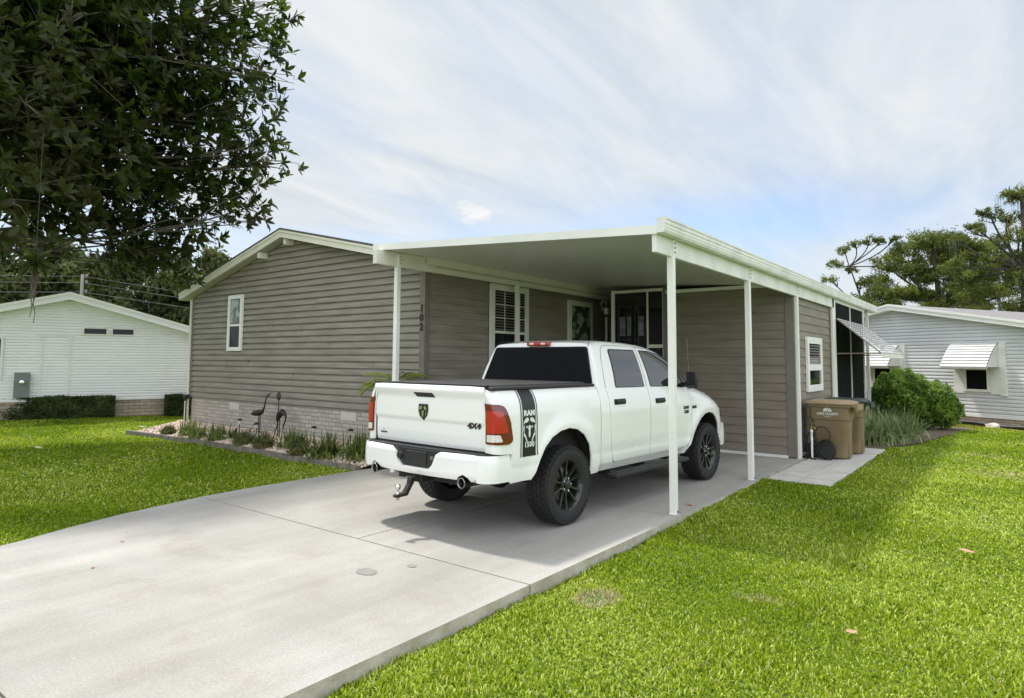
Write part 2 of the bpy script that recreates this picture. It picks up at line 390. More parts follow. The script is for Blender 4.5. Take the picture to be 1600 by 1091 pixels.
def interp(x, xs, ys): return float(np.interp(x, xs, ys))
_tabs = {}
def sinterp(x, xs, ys, w):
    """piecewise curve rounded off over the width w"""
    k = (tuple(xs), tuple(ys), w)
    if k not in _tabs:
        g = np.arange(xs[0]-4*w, xs[-1]+4*w, w/8)
        e = np.interp(g, xs, ys)
        e = np.where(g < xs[0], ys[0]+(g-xs[0])*(ys[1]-ys[0])/(xs[1]-xs[0]), e); e = np.where(g > xs[-1], ys[-1]+(g-xs[-1])*(ys[-1]-ys[-2])/(xs[-1]-xs[-2]), e)
        kk = np.exp(-.5*((np.arange(-24, 25)/8)/.8)**2); kk /= kk.sum()
        _tabs[k] = (g, np.convolve(np.pad(e, 24, mode='edge'), kk, 'valid'))
    g, e = _tabs[k]
    return float(np.interp(x, g, e))

# ------------------------------------------------------------------ SETTING: ground
def lawn_z(x, y):
    # right of the slab the lawn lies lower near the street and meets the pavers further back
    r = -.095 + .06*min(max((y+1.5)/4.5, 0), 1)
    if x < -2: r = -.035
    return r + .012*math.sin(x*.9+y*.35)+.008*math.sin(y*1.1-x*.4)
def build_ground():
    def axis(lo, hi, fine, mid):
        a = list(np.arange(lo, hi, fine)); s = fine; v = lo; pre = []
        while v > -900: s *= 1.35; v -= s; pre.append(v)
        s = fine; v = hi; post = [hi]
        while v < 900: s *= 1.35; v += s; post.append(v)
        return pre[::-1]+a+post
    xs = axis(-24, 9, .5, 0); ys = axis(-9, 24, .5, 0)
    vs = [(x, y, lawn_z(x, y) if (abs(x) < 40 and abs(y) < 40) else -.08) for y in ys for x in xs]
    nx = len(xs); fs = [(j*nx+i, j*nx+i+1, (j+1)*nx+i+1, (j+1)*nx+i) for j in range(len(ys)-1) for i in range(nx-1)]
    gm = mat('lawn_soil', (.075, .125, .012), .95, col2=(.135, .19, .024), scale=1.2, detail=8, bump=.5, bscale=40)
    o = MB().add(vs, fs).build('lawn', gm, smooth=True); tag(o, kind='structure')
build_ground()

XL, XR = -5.15, .07      # driveway edges
YCR = -2.94
def build_drive():
    mb = MB()
    def left(y): return interp(y, [-14, -5.2, -4.2, -2.9, -2.4, -.6, 6], [-2.2, -4.35, -4.80, -5.10, -5.15, -5.15, -5.15])
    mats = [M['concrete'], M['concrete_edge']]
    ys = [-14, -12, -10, -8, -7, -6.0] 
    def slab(y0, y1, x0f, x1, n=6):
        yy = [y0+(y1-y0)*i/n for i in range(n+1)]
        L = [(x0f(y), y) for y in yy]; R = [(x1, y) for y in yy]
        poly = L[::-1] + R
        top = [(x, y, 0) for x, y in poly]; bot = [(x, y, -.2) for x, y in poly]; k = len(poly)
        mb.add(top+bot, [tuple(range(k))], 0)
        b = len(mb.v)-2*k
        for i in range(k):
            j = (i+1) % k; mb.f.append((b+i, b+k+i, b+k+j, b+j)); mb.m.append(1)
    g = .008; xm = -2.02
    slab(-14, -6.0-g, left, XR); slab(-6.0+g, YCR-g, left, XR)
    slab(YCR+g, -.1-g, left, xm-g, 4); slab(YCR+g, -.1-g, lambda y: xm+g, XR, 2)
    slab(-.1+g, 5.62, left, xm-g, 4); slab(-.1+g, 5.62, lambda y: xm+g, XR, 2)
    o = mb.build('driveway', mats); tag(o, kind='structure')
    # joint bed seen down the saw cuts
    j = MB().box(-5.1, XR-.02, -13.9, 5.6, -.19, -.012); j.v = [(max(x, left(y)+.02), y, z) for x, y, z in j.v]
    o = j.build('driveway_joints', M['joint']); tag(o, kind='structure')
    s = MB()
    for (x, y, rx, ry) in ((-1.16, -3.54, .10, .075), (-.98, -3.2, .045, .035)):
        n = 18; s.add([(x+rx*math.cos(2*PI*i/n)*(1+.15*math.sin(3*i)), y+ry*math.sin(2*PI*i/n)*(1+.12*math.cos(2*i)), .004) for i in range(n)], [tuple(range(n))])
    o = s.build('driveway_stain', M['stain']); tag(o, kind='structure')
build_drive()

def build_walk():
    mb = MB(); r = random.Random(3)
    for i in range(2):
        for j in range(11):
            x0 = .10+i*.46; y0 = 3.10+j*.46; dz = r.uniform(-.004, .004)
            mb.bbox(x0, x0+.448, y0, y0+.448, -.09, -.004+dz, .006)
    o = mb.build('paver_path', M['paver']); tag(o, kind='structure')
    o = MB().box(.09, 1.02, 3.09, 8.2, -.12, -.03).build('paver_bedding', M['joint']); tag(o, kind='structure')
build_walk()

def bed_z(y): return .04+.18*min(max((y+.3)/.9, 0), 1)
EDGE = [(-13.35, -.50), (-12.0, -.42), (-10.6, -.34), (-9.3, -.30), (-8.2, -.31), (-7.2, -.36), (-6.3, -.40), (-5.16, -.38)]
def build_bed():
    vs = []; fs = []; yy = [0, .15, .3, .45, .6, .8, 1.0]
    for (x, y) in EDGE:
        for t in yy: Y = y+(.72-y)*t; vs.append((x, Y, bed_z(Y)-.03))
    k = len(yy)
    for i in range(len(EDGE)-1):
        for j in range(k-1): fs.append((i*k+j, (i+1)*k+j, (i+1)*k+j+1, i*k+j+1))
    o = MB().add(vs, fs).build('gravel_bed', M['soil'], smooth=True); tag(o, kind='structure')
    # loose stones
    n = 9000; r = nr
    x = r.uniform(-13.3, -5.15, n); ye = np.interp(x, [e[0] for e in EDGE], [e[1] for e in EDGE]); y = ye+.03+(.70-ye)*r.rand(n)**1.1
    z = np.array([bed_z(a) for a in y])-.02+r.rand(n)*.02
    s = r.uniform(.012, .034, n)
    oct_v = np.array([(1,0,0),(0,1,0),(-1,0,0),(0,-1,0),(0,0,.7),(0,0,-.7)], float)
    oct_f = np.array([(0,1,4),(1,2,4),(2,3,4),(3,0,4),(1,0,5),(2,1,5),(3,2,5),(0,3,5)])
    V = oct_v[None]*(s[:, None, None])*r.uniform(.6, 1.3, (n, 6, 1)); a = r.rand(n)*6.28
    c, sn = np.cos(a)[:, None], np.sin(a)[:, None]
    X = V[..., 0]*c-V[..., 1]*sn; Y = V[..., 0]*sn+V[..., 1]*c
    V = np.stack([X+x[:, None], Y+y[:, None], V[..., 2]+z[:, None]], -1).reshape(-1, 3)
    F = (oct_f[None]+np.arange(n)[:, None, None]*6).reshape(-1, 3)
    m1 = mat('stone_pink', (.66, .48, .38), .85, col2=(.76, .60, .49), scale=30); m2 = mat('stone_cream', (.80, .72, .62), .85); m3 = mat('stone_brown', (.46, .32, .23), .85)
    mi = np.repeat(r.choice(3, n, p=[.5, .33, .17]), 8)
    o = npmesh('gravel', V, F, [m1, m2, m3], midx=mi); tag(o, 'pinkish gravel mulch covering the bed along the brick skirting', 'gravel', kind='stuff')
build_bed()

def build_edging():
    t = thing('garden_edging', 'low dark concrete edging curving along the front of the planted gravel bed', 'garden edging')
    import itertools
    P = []
    for (a, b) in zip(EDGE[:-1], EDGE[1:]):
        n = 5
        for i in range(n): P.append((a[0]+(b[0]-a[0])*i/n, a[1]+(b[1]-a[1])*i/n))
    P.append(EDGE[-1])
    mb = MB(); r = random.Random(5)
    for a, b in zip(P[:-1], P[1:]):
        a = Vector((a[0], a[1], 0)); b = Vector((b[0], b[1], 0)); d = (b-a).normalized(); nn = Vector((-d.y, d.x, 0))
        h = .06+r.uniform(-.006, .006); q = a+d*.004; e = b-d*.004
        mb.prism([q-nn*.05+Vector((0,0,-.1)), e-nn*.05+Vector((0,0,-.1)), e+nn*.05+Vector((0,0,-.1)), q+nn*.05+Vector((0,0,-.1))], (0, 0, h+.1))
    mb.build('edging_blocks', M['edging'], t)
build_edging()

# ------------------------------------------------------------------ grass blades
def build_grass():
    r = np.random.RandomState(5)
    V = []; F = []; off = 0; MI = []
    def field(xmin, xmax, ymin, ymax, dens, L0, L1, w, keep, zf):
        nonlocal off
        n = int((xmax-xmin)*(ymax-ymin)*dens); x = r.uniform(xmin, xmax, n); y = r.uniform(ymin, ymax, n)
        k = keep(x, y); x = x[k]; y = y[k]; n = len(x)
        if n == 0: return
        z = zf(x, y); a = r.rand(n)*2*np.pi; L = r.uniform(L0, L1, n)*.82; lean = r.uniform(.35, 1.3, n)
        # clumping
        cl = .75+.5*np.sin(x*3.1+1.7*np.sin(y*2.3))*np.sin(y*2.7+1.3*np.sin(x*1.9)); L = L*np.clip(cl, .55, 1.3)
        dx = np.cos(a); dy = np.sin(a); px = -dy; py = dx; ww = w*r.uniform(.7, 1.3, n)
        h1 = L*.55*np.cos(lean*.5); o1 = L*.55*np.sin(lean*.5); h2 = h1+L*.45*np.cos(lean*1.25); o2 = o1+L*.45*np.sin(lean*1.25)
        P = np.empty((n, 5, 3))
        P[:, 0] = np.stack([x-px*ww, y-py*ww, z], -1); P[:, 1] = np.stack([x+px*ww, y+py*ww, z], -1)
        P[:, 2] = np.stack([x+dx*o1+px*ww*.9, y+dy*o1+py*ww*.9, z+h1], -1); P[:, 3] = np.stack([x+dx*o1-px*ww*.9, y+dy*o1-py*ww*.9, z+h1], -1)
        P[:, 4] = np.stack([x+dx*o2, y+dy*o2, z+h2], -1)
        b = off+np.arange(n)*5
        T = np.stack([np.stack([b, b+1, b+2], -1), np.stack([b, b+2, b+3], -1), np.stack([b+3, b+2, b+4], -1)], 1).reshape(-1, 3)
        V.append(P.reshape(-1, 3)); F.append(T); off += n*5
        # colour choice: patches + random
        pt = np.sin(x*.8+2*np.sin(y*.6))*np.cos(y*.9+1.2*np.sin(x*.7)); q = r.rand(n)+.25*pt
        m = np.where(q < .36, 0, np.where(q < .86, 1, np.where(q < 1.12, 2, 0)))
        dry = (np.exp(-(((x-.5)/.16)**2+((y+2.65)/.2)**2)) > .35*r.rand(n)+.2); m = np.where(dry, 3, m)
        for (cx, cy, s) in ((1.5, -1.9, .3), (3.2, 6.2, 1.1), (2.6, 8.5, .8)):
            m = np.where((np.exp(-(((x-cx)/s)**2+((y-cy)/(s*.6))**2)) > .5+.5*r.rand(n)) & (r.rand(n) < .5), 3, m)
        strag = r.rand(n) < .03; m = np.where(strag, 3, m)
        MI.append(np.repeat(m, 3))
    def zr(x, y): return -.095+.06*np.clip((y+1.5)/4.5, 0, 1)+.012*np.sin(x*.9+y*.35)+.008*np.sin(y*1.1-x*.4)
    def zlft(x, y): return -.035+.012*np.sin(x*.9+y*.35)+.008*np.sin(y*1.1-x*.4)
    def dist(x, y): return np.hypot(x-CAM.x, y-CAM.y)
    def kr(lo, hi):
        def f(x, y):
            d = dist(x, y); k = (d >= lo) & (d < hi) & (x > XR+.015+.02*np.sin(y*9)*np.sin(y*23)) & ~((x > .08) & (x < 1.035+.03*np.sin(y*7)) & (y > 3.06) & (y < 8.3))
            # frustum cull with margin
            ang = np.arctan2(-(x-CAM.x), y-CAM.y); k &= (ang > -.12) & (ang < 1.42)
            k &= ~((x < np.interp(y, [8.2, 10, 12, 14.8], [.86, 1.40, 1.70, 2.25])) & (y > 8.15) & (y < 14.9))
            bald = np.exp(-(((x-.5)/.13)**2+((y+2.65)/.17)**2)) > .45
            return k & ~(bald & (r.rand(len(x)) < .75))
        return f
    field(.05, 3.6, -5.6, -2.5, 11000, .035, .075, .0042, kr(0, 3.6), zr)
    field(.05, 5, -5.6, 0, 8000, .035, .075, .0045, kr(3.6, 5.5), zr)
    field(.05, 6, -4, 2.5, 5000, .035, .07, .0054, kr(5.5, 8.5), zr)
    field(.05, 6, -1, 7.5, 2400, .035, .07, .0072, kr(8.5, 13), zr)
    field(.05, 7.5, 4, 19, 1100, .035, .07, .010, kr(13, 25), zr)
    exs = [e[0] for e in EDGE]; eys = [e[1] for e in EDGE]
    def kl(lo, hi):
        def f(x, y):
            d = dist(x, y); lx = np.interp(y, [-14, -5.2, -4.2, -2.9, -2.4, -.6, 6], [-2.2, -4.35, -4.80, -5.10, -5.15, -5.15, -5.15])
            k = (d >= lo) & (d < hi) & (x < lx-.01); ey = np.interp(x, exs, eys); k &= (y < ey-.05) | (x < -13.4)
            ang = np.arctan2(-(x-CAM.x), y-CAM.y); return k & (ang < 1.38)
        return f
    field(-9, -4, -6.2, 0, 5000, .035, .07, .0056, kl(0, 8.8), zlft)
    field(-13, -4.5, -6, 0, 2900, .035, .07, .0072, kl(8.8, 12), zlft)
    field(-23, -7, -5.5, 5, 1300, .04, .075, .0105, kl(12, 24), zlft)
    V = np.concatenate(V); F = np.concatenate(F); MI = np.concatenate(MI)
    gm = [mat('grass_deep', (.10, .185, .010), .5, col2=(.18, .28, .014), scale=.9, detail=6, spec=.12, trans=.58),
          mat('grass_bright', (.29, .40, .016), .45, col2=(.43, .52, .035), scale=.8, detail=6, spec=.12, trans=.62),
          mat('grass_yellow', (.58, .66, .12), .5, col2=(.64, .72, .2), scale=.8, spec=.12, trans=.4),
          mat('grass_dry', (.42, .36, .17), .7, col2=(.48, .46, .24), scale=3, trans=.3)]
    o = npmesh('grass', V, F, gm, midx=MI); tag(o, 'short broad bladed green lawn grass on both sides of the concrete driveway', 'grass', kind='stuff')
    print('grass tris', len(F))
build_grass()

# ------------------------------------------------------------------ siding helper
def siding(name, m, parent, O, d, n, z0, z1, span, pitch, kind='dutch', pid=None, depth=.030, pts=None):
    """wall of horizontal courses. O origin (x,y), d along, n outward; span(z)->(s0,s1)"""
    O = Vector((O[0], O[1], 0)); d = Vector((d[0], d[1], 0)); n = Vector((n[0], n[1], 0))
    if kind == 'dutch': prof = [(0, -.35), (.001, 1.0), (.06, 1.06), (.48, 1.0), (.56, .86), (.82, .12), (.86, .05), (.862, -.5), (.999, -.5)]
    elif kind == 'double': prof = [(0, 0), (.001, 1), (.06, 1.05), (.97, .15), (.999, 0)]
    else: prof = [(0, -.4), (.001, 1), (.93, .1), (.932, -.4), (.999, -.4)]
    mb = MB(); z = z0; rows = []
    while z < z1-1e-4:
        for t, o in prof:
            zz = z+t*pitch
            if zz <= z1+1e-6: rows.append((zz, o*depth))
        z += pitch
    rows.append((z1, 0))
    vs = []
    for zz, o in rows:
        a, b = span(zz); b = max(b, a+.001)
        for i in range(9):
            s = a+(b-a)*i/8; p = O+d*s+n*o; vs.append((p.x, p.y, zz))
    fs = []
    for i in range(len(rows)-1):
        for k in range(8): fs.append((i*9+k, i*9+k+1, (i+1)*9+k+1, (i+1)*9+k))
    mb.add(vs, fs)
    # solid back so that the wall has thickness
    z_list = [z0, z1]
    aa = [span(z0+(z1-z0)*i/12) for i in range(13)]
    L = [O+d*a[0]-n*.1+Vector((0, 0, z0+(z1-z0)*i/12)) for i, a in enumerate(aa)]
    Rr = [O+d*a[1]-n*.1+Vector((0, 0, z0+(z1-z0)*i/12)) for i, a in enumerate(aa)]
    mb.add(L+Rr[::-1], [tuple(range(26))])
    return mb.build(name, m, parent)

def sash_window(parent, O, d, n, s0, s1, z0, z1, fw=.06, split=.5, mats=None, blinds=False, name='window', grid=None, gl=None, rail=.05, label=None):
    """white framed window laid on a wall; frame ring, meeting rail, glass set back"""
    O = Vector((O[0], O[1], 0)); d = Vector((d[0], d[1], 0)); n = Vector((n[0], n[1], 0)); U = Vector((0, 0, 1))
    fm = mats or M['white']
    def bar(mb, a0, a1, b0, b1, o0, o1, mi=0):
        P = [O+d*a0+U*b0+n*o0, O+d*a1+U*b0+n*o0, O+d*a1+U*b1+n*o0, O+d*a0+U*b1+n*o0]; mb.prism(P, n*(o1-o0), mi)
    mb = MB()
    bar(mb, s0, s0+fw, z0, z1, .0, .045); bar(mb, s1-fw, s1, z0, z1, .0, .045)
    bar(mb, s0+fw, s1-fw, z1-fw, z1, .0, .043); bar(mb, s0+fw, s1-fw, z0, z0+fw, .0, .047)
    zm = z0+(z1-z0)*split
    if split > 0: bar(mb, s0+fw, s1-fw, zm-rail/2, zm+rail/2, .018, .034)
    w = mb.build(name, fm, parent)
    if label: w['label'] = label
    g = MB(); bar(g, s0+fw*.8, s1-fw*.8, z0+fw*.8, z1-fw*.8, .004, .020); g.build('pane', gl or M['glass_house'], w)
    if grid:
        g = MB(); nx, nz, za, zb = grid
        for i in range(1, nx): s = s0+fw+(s1-s0-2*fw)*i/nx; bar(g, s-.007, s+.007, za, zb, .021, .026)
        for i in range(1, nz): z = za+(zb-za)*i/nz; bar(g, s0+fw, s1-fw, z-.007, z+.007, .0215, .0255)
        g.build('muntin', fm, w)
    if blinds:
        g = MB(); za, zb = blinds; z = za
        while z < zb: bar(g, s0+fw+.01, s1-fw-.01, z, z+.022, .0205, .0235); z += .055
        g.build('blind', M['blind'], w)
    return w

# ------------------------------------------------------------------ MAIN HOUSE
HX0, HX1, HY0, HY1 = -12.86, -4.82, .70, 21.0
HXM = -8.84; Z_AP = 4.47; SL, SR = .255, .222
BZ = .825
def roof_top(x): return Z_AP-(HXM-x)*SL if x < HXM else Z_AP-(x-HXM)*SR
def build_house():
    t = thing('mobile_home', 'taupe vinyl sided home with low gable end, brick skirting and house number 102', 'house', (HXM, HY0, 0))
    inv = Matrix.Translation((-HXM, -HY0, 0))
    kids = []
    under = lambda x: roof_top(x)-.20
    # gable wall, facing the street
    def span(z):
        a, b = HX0, HX1
        zl = under(HX0); zr = under(HX1)
        if z > zl: a = HXM-(under(HXM)-z)/SL
        if z > zr: b = HXM+(under(HXM)-z)/SR
        return (a-HX0, b-HX0)
    kids.append(siding('gable_wall', M['siding'], t, (HX0, HY0), (1, 0), (0, -1), BZ, under(HXM)-.01, span, .1275))
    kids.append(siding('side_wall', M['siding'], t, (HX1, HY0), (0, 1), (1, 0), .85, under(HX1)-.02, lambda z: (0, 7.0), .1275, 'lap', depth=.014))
    kids.append(siding('side_wall', M['siding'], t, (HX0, HY1), (0, -1), (-1, 0), .85, under(HX0)-.02, lambda z: (0, HY1-HY0), .1275))
    # seams where siding lengths overlap
    sm = MB(); r = random.Random(2)
    for (x, k) in ((-6.9, 23), (-9.4, 12), (-7.4, 9), (-11.6, 22), (-12.2, 19), (-8.6, 3), (-6.1, 6), (-10.3, 6), (-11.2, 5), (-8.35, 11), (-5.9, 14), (-7.9, 15)):
        z = BZ+k*.1275; sm.box(x, x+.006, HY0-.035, HY0-.002, z+.002, z+.1275*(2 if k % 2 else 1)-.004)
    kids += build_each(sm, 'siding_seam', M['siding'], t)
    # brick skirting
    sk = MB().box(HX0+.02, HX1-.02, HY0+.012, HY0+.10, -.1, BZ-.002)
    sk.box(HX1-.11, HX1-.03, HY0+.1, HY0+7, -.1, .848); sk.box(HX0+.03, HX0+.11, HY0+.1, HY1, -.1, .848)
    kids.append(sk.build('brick_skirting', M['brick'], t))
    for (x0, x1, z0, z1) in ((-11.05, -10.66, .60, .76), (-7.03, -6.58, .60, .76)):
        v = MB().bbox(x0, x1, HY0-.004, HY0+.03, z0, z1, .006)
        for i in range(9): v.box(x0+.02+i*(x1-x0-.05)/9, x0+.032+i*(x1-x0-.05)/9, HY0-.008, HY0-.003, z0+.02, z1-.02)
        kids.append(v.build('foundation_vent', M['vent'], t))
    # corner posts
    c = MB().box(HX1-.085, HX1+.038, HY0-.040, HY0+.0, BZ-.01, under(HX1)-.03).box(HX1-.0, HX1+.040, HY0+.0, HY0+.08, BZ-.01, under(HX1)-.03)
    kids.append(c.build('corner_trim', M['trim_gray'], t))
    c = MB().box(HX0-.036, HX0+.05, HY0-.036, HY0+.06, BZ-.01, under(HX0)-.02); kids.append(c.build('corner_trim', M['trim_gray'], t))
    c = MB().tube([(HX0-.06, HY0-.05, 3.2), (HX0-.06, HY0-.05, .15)], .033, 8); kids.append(c.build('downspout', M['cream'], t))
    # starter strip at the bottom of the siding
    kids.append(MB().box(HX0, HX1-.09, HY0-.012, HY0+.02, BZ-.02, BZ+.004).build('base_trim', M['trim_gray'], t))
    # roof
    yo = HY0-.26; xl, xr = HX0-.30, HX1+.28
    mb = MB(); th = .05
    prof = [(xl, roof_top(xl)), (HXM, Z_AP), (xr, roof_top(xr))]
    P = [(x, yo-.02, z+.012) for x, z in prof]+[(x, yo-.02, z-.028) for x, z in prof[::-1]]
    mb.prism(P, (0, HY1-yo+.3, 0))
    roof = mb.build('roof', M['shingle'], t); kids.append(roof)
    # rake boards (two tiers) and soffit
    for (za, zb, ya, yb, nm, mt) in ((-.03, -.075, yo-.018, yo+.03, 'rake_trim', M['cream']), (-.075, -.185, yo, yo+.035, 'rake_board', M['cream'])):
        P = [(x, ya, z+za) for x, z in prof]+[(x, ya, z+zb) for x, z in prof[::-1]]
        m_ = MB().prism(P, (0, yb-ya, 0)); kids.append(m_.build(nm, mt, t))
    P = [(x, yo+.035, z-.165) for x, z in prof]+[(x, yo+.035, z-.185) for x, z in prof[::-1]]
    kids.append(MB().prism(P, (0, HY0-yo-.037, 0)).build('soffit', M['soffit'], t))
    for x in (HXM+.10, HXM-.87):
        z = under(x); s = SL if x < HXM else -SR
        k = MB().prism([(x-.042, yo+.04, z-(.042*s)), (x+.042, yo+.04, z+(.042*s)), (x+.042, yo+.04, z-.12), (x-.042, yo+.04, z-.12)], (0, .2, 0))
        kids.append(k.build('lookout_block', M['cream'], t))
    e = MB().box(xl-.01, xl+.02, yo, HY1, roof_top(xl)-.17, roof_top(xl)-.03); kids.append(e.build('eave_fascia', M['cream'], t))
    e = MB().box(xr-.02, xr+.01, yo, HY1, roof_top(xr)-.17, roof_top(xr)-.03); kids.append(e.build('eave_fascia', M['cream'], t))
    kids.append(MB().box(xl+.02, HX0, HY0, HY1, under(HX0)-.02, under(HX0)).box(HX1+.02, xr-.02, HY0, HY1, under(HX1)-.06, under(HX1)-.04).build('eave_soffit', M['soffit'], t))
    # gable window
    w = sash_window(t, (HX0, HY0-.028), (1, 0), (0, -1), -11.16-HX0, -10.55-HX0, 1.93, 3.20, .085, .46, label='narrow white double hung window in the gable wall'); kids.append(w)
    g = M['glass_up'] = mat('patterned_glass', (.05, .075, .055), .08, col2=(.30, .36, .30), scale=5, lo=.48, hi=.56, spec=.7)
    kids.append(MB().box(-11.06, -10.65, HY0-.052, HY0-.0485, 2.56, 3.10).build('upper_pane', g, t))
    # windows and door under the carport
    w = sash_window(t, (HX1+.028, HY0), (0, 1), (1, 0), 1.70, 2.93, 1.25, 3.24, .12, .53, blinds=(2.35, 3.10), grid=(3, 3, 2.33, 3.10), label='tall white window with blinds under the carport'); kids.append(w)
    # entry door with a glazed panel
    dr = MB().bbox(HX1+.01, HX1+.05, HY0+4.48, HY0+5.56, .9, 3.14, .008)
    door = dr.build('front_door', M['cream'], t); kids.append(door)
    gp = MB().box(HX1+.051, HX1+.056, HY0+4.62, HY0+5.42, 1.3, 3.02); gp.build('door_glass', g, door)
    MB().lathe([(.0, .06), (.03, .055), (.03, .02), (.012, .015), (.012, 0)], 'x', (HX1+.052, HY0+4.56, 1.9), 12).build('door_handle', M['chrome'], door)
    # house number, black digits on the corner post
    for ch, z in (('1', 2.63), ('0', 2.47), ('2', 2.31)):
        o = lettering('house_number', ch, .175, lambda x, y, tk, z=z: (HX1-.030+x, HY0-.041-tk, z+y), M['decal_black'], t, thick=.012, bold=.004); kids.append(o)
    for o in kids: o.matrix_parent_inverse = inv
    return t
build_house()

# porch lamp by the door
def build_lantern():
    t = thing('porch_lamp', 'small white curled wall lantern and post beside the glazed door under the carport', 'wall lamp', (HX1+.05, 6.62, 2.9))
    mb = MB(); mb.tube([(0, 0, .25), (.08, 0, .32), (.16, 0, .28), (.16, 0, .2)], .014, 8); mb.tube([(0, 0, .25), (.05, 0, .15), (.02, 0, .05)], .012, 8)
    mb.build('bracket', M['white'], t, smooth=True)
    MB().lathe([(.0, .2), (.07, .17), (.075, .15), (.06, .02), (.03, 0), (0, 0)], 'z', (.16, 0, -.03), 8).build('lamp_shade', M['lens_white'], t)
    MB().lathe([(.028, -2.3), (.028, .22)], 'z', (.16, .0, -.3), 10).build('post', M['white'], t)
build_lantern()

# ------------------------------------------------------------------ CARPORT
RX0, RX1, RY0, RY1 = -4.80, .02, -.46, 13.95
RZ_IN, RZ_OUT = 3.565, 3.275
def rz(x): return RZ_OUT+(RZ_IN-RZ_OUT)*(RX1-x)/(RX1-RX0)
OUTY = [0, 2.80, 5.59, 8.70]
def build_carport():
    t = thing('carport', 'white metal carport roof on slim posts sheltering the pickup truck', 'carport', (0, 0, 0))
    th = .085
    # insulated pan roof with faint joints between panels across the slope
    mb = MB(); y = RY0+.02; r = random.Random(4)
    while y < RY1-.1:
        y1 = min(y+.61, RY1)
        P = [(RX0, y+.002, rz(RX0)), (RX1, y+.002, rz(RX1)), (RX1, y+.002, rz(RX1)-th), (RX0, y+.002, rz(RX0)-th)]
        mb.prism(P, (0, y1-y-.004, 0)); y = y1
    mb.build('roof_panel', M['panwhite'], t)
    # front edge cap
    P = [(RX0-.02, RY0-.012, rz(RX0)+.008), (RX1, RY0-.012, rz(RX1)+.008), (RX1, RY0-.012, rz(RX1)-th-.006), (RX0-.02, RY0-.012, rz(RX0)-th-.006)]
    MB().prism(P, (0, .032, 0)).build('front_fascia', M['white'], t)
    # gutter along the outer edge
    xo = .125; zt = 3.365; zb = 3.195
    g = MB()
    g.prism([(RX1+.002, RY0-.02, zt-.03), (RX1+.002, RY0-.02, zb), (xo-.018, RY0-.02, zb), (xo-.004, RY0-.02, zb+.03), (xo-.004, RY0-.02, zt-.075), (xo+.004, RY0-.02, zt-.07), (xo+.004, RY0-.02, zt-.028), (xo+.012, RY0-.02, zt-.022), (xo+.012, RY0-.02, zt), (xo-.006, RY0-.02, zt), (RX1+.002, RY0-.02, zt)], (0, RY1-RY0+.02, 0))
    g.build('gutter', M['white_dirty'], t)
    MB().box(xo-.003, xo+.001, RY0-.016, RY1-.02, zb+.055, zb+.062).build('gutter_bead', M['cream'], t)
    # outer beam
    MB().bbox(-.055, .0, RY0+.015, 8.78, 2.985, 3.205, .004).build('beam', M['white_dirty'], t)
    MB().bbox(-4.66, -4.58, -.60, 6.75, 3.235, 3.46, .004).build('beam', M['cream'], t)
    # posts
    def post(x, y, z0, z1, pl=0):
        mb = MB().bbox(x-.038, x+.038, y-.038, y+.038, z0, z1, .004)
        mb.bbox(x+.012+pl, x+.040, y-.018, y+.04, z1-.002, z1+.20, .003)
        p = mb.build('post', M['white'], t)
        b = MB()
        for k in range(3): b.lathe([(.0, .010), (.008, .010), (.009, 0)], 'x', (x+.041, y+.012, z1+.05+k*.055), 8)
        build_each(b, 'bolt', M['iron'], p)
        MB().bbox(x-.045, x+.03, y-.045, y+.045, z0, z0+.012, .003).build('base_plate', M['white'], p)
        k = MB().lathe([(.0, .012), (.01, .01), (.012, 0)], 'x', (x+.039, y+.015, z0+.03), 8); k.build('bolt', M['iron'], p)
    for y in OUTY[:3]: post(-.02, y, .0, 2.985)
    post(-4.60, -.14, .0, 3.235); post(-4.60, 3.04, 0, 3.235)
    # wall channel at the back
    MB().box(-2.55, -.03, 5.44, 5.485, 3.17, 3.235).build('wall_channel', M['white'], t)
build_carport()

# ------------------------------------------------------------------ STORAGE ROOM under the carport roof
def build_storage():
    t = thing('storage_room', 'taupe lap sided storage room at the back of the carport', 'shed', (0, 5.5, 0))
    inv = Matrix.Translation((0, -5.5, 0)); kids = []
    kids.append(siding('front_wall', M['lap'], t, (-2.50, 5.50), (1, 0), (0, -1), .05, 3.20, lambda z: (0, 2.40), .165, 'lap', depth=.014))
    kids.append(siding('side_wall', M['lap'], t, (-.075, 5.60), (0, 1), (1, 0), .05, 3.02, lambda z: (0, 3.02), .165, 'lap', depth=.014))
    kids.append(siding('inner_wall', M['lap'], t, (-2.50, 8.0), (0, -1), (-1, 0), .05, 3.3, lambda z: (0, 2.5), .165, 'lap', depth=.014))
    kids.append(MB().box(-.19, -.058, 5.475, 5.50, .02, 3.12).box(-.06, -.035, 5.475, 5.61, .02, 2.985).build('corner_trim', M['trim_gray'], t))
    kids.append(MB().box(-.075, -.04, 8.56, 8.64, .02, 2.985).build('corner_trim', M['trim_gray'], t))
    kids.append(MB().box(-2.62, -2.50, 5.47, 5.56, .02, 3.32).build('corner_trim', M['trim_gray'], t))
    kids.append(MB().box(-2.50, -.19, 5.46, 5.50, .0, .048).build('base_curb', M['white_dirty'], t))
    kids.append(MB().box(-.09, -.04, 5.62, 8.6, .0, .048).build('base_curb', M['white_dirty'], t))
    w = sash_window(t, (-.062, 0), (0, 1), (1, 0), 6.38, 7.62, 1.18, 2.26, .13, .44, blinds=(1.75, 2.1), rail=.12, label='white window on the outer wall of the storage room, above the bins'); kids.append(w)
    for o in kids: o.matrix_parent_inverse = inv
build_storage()

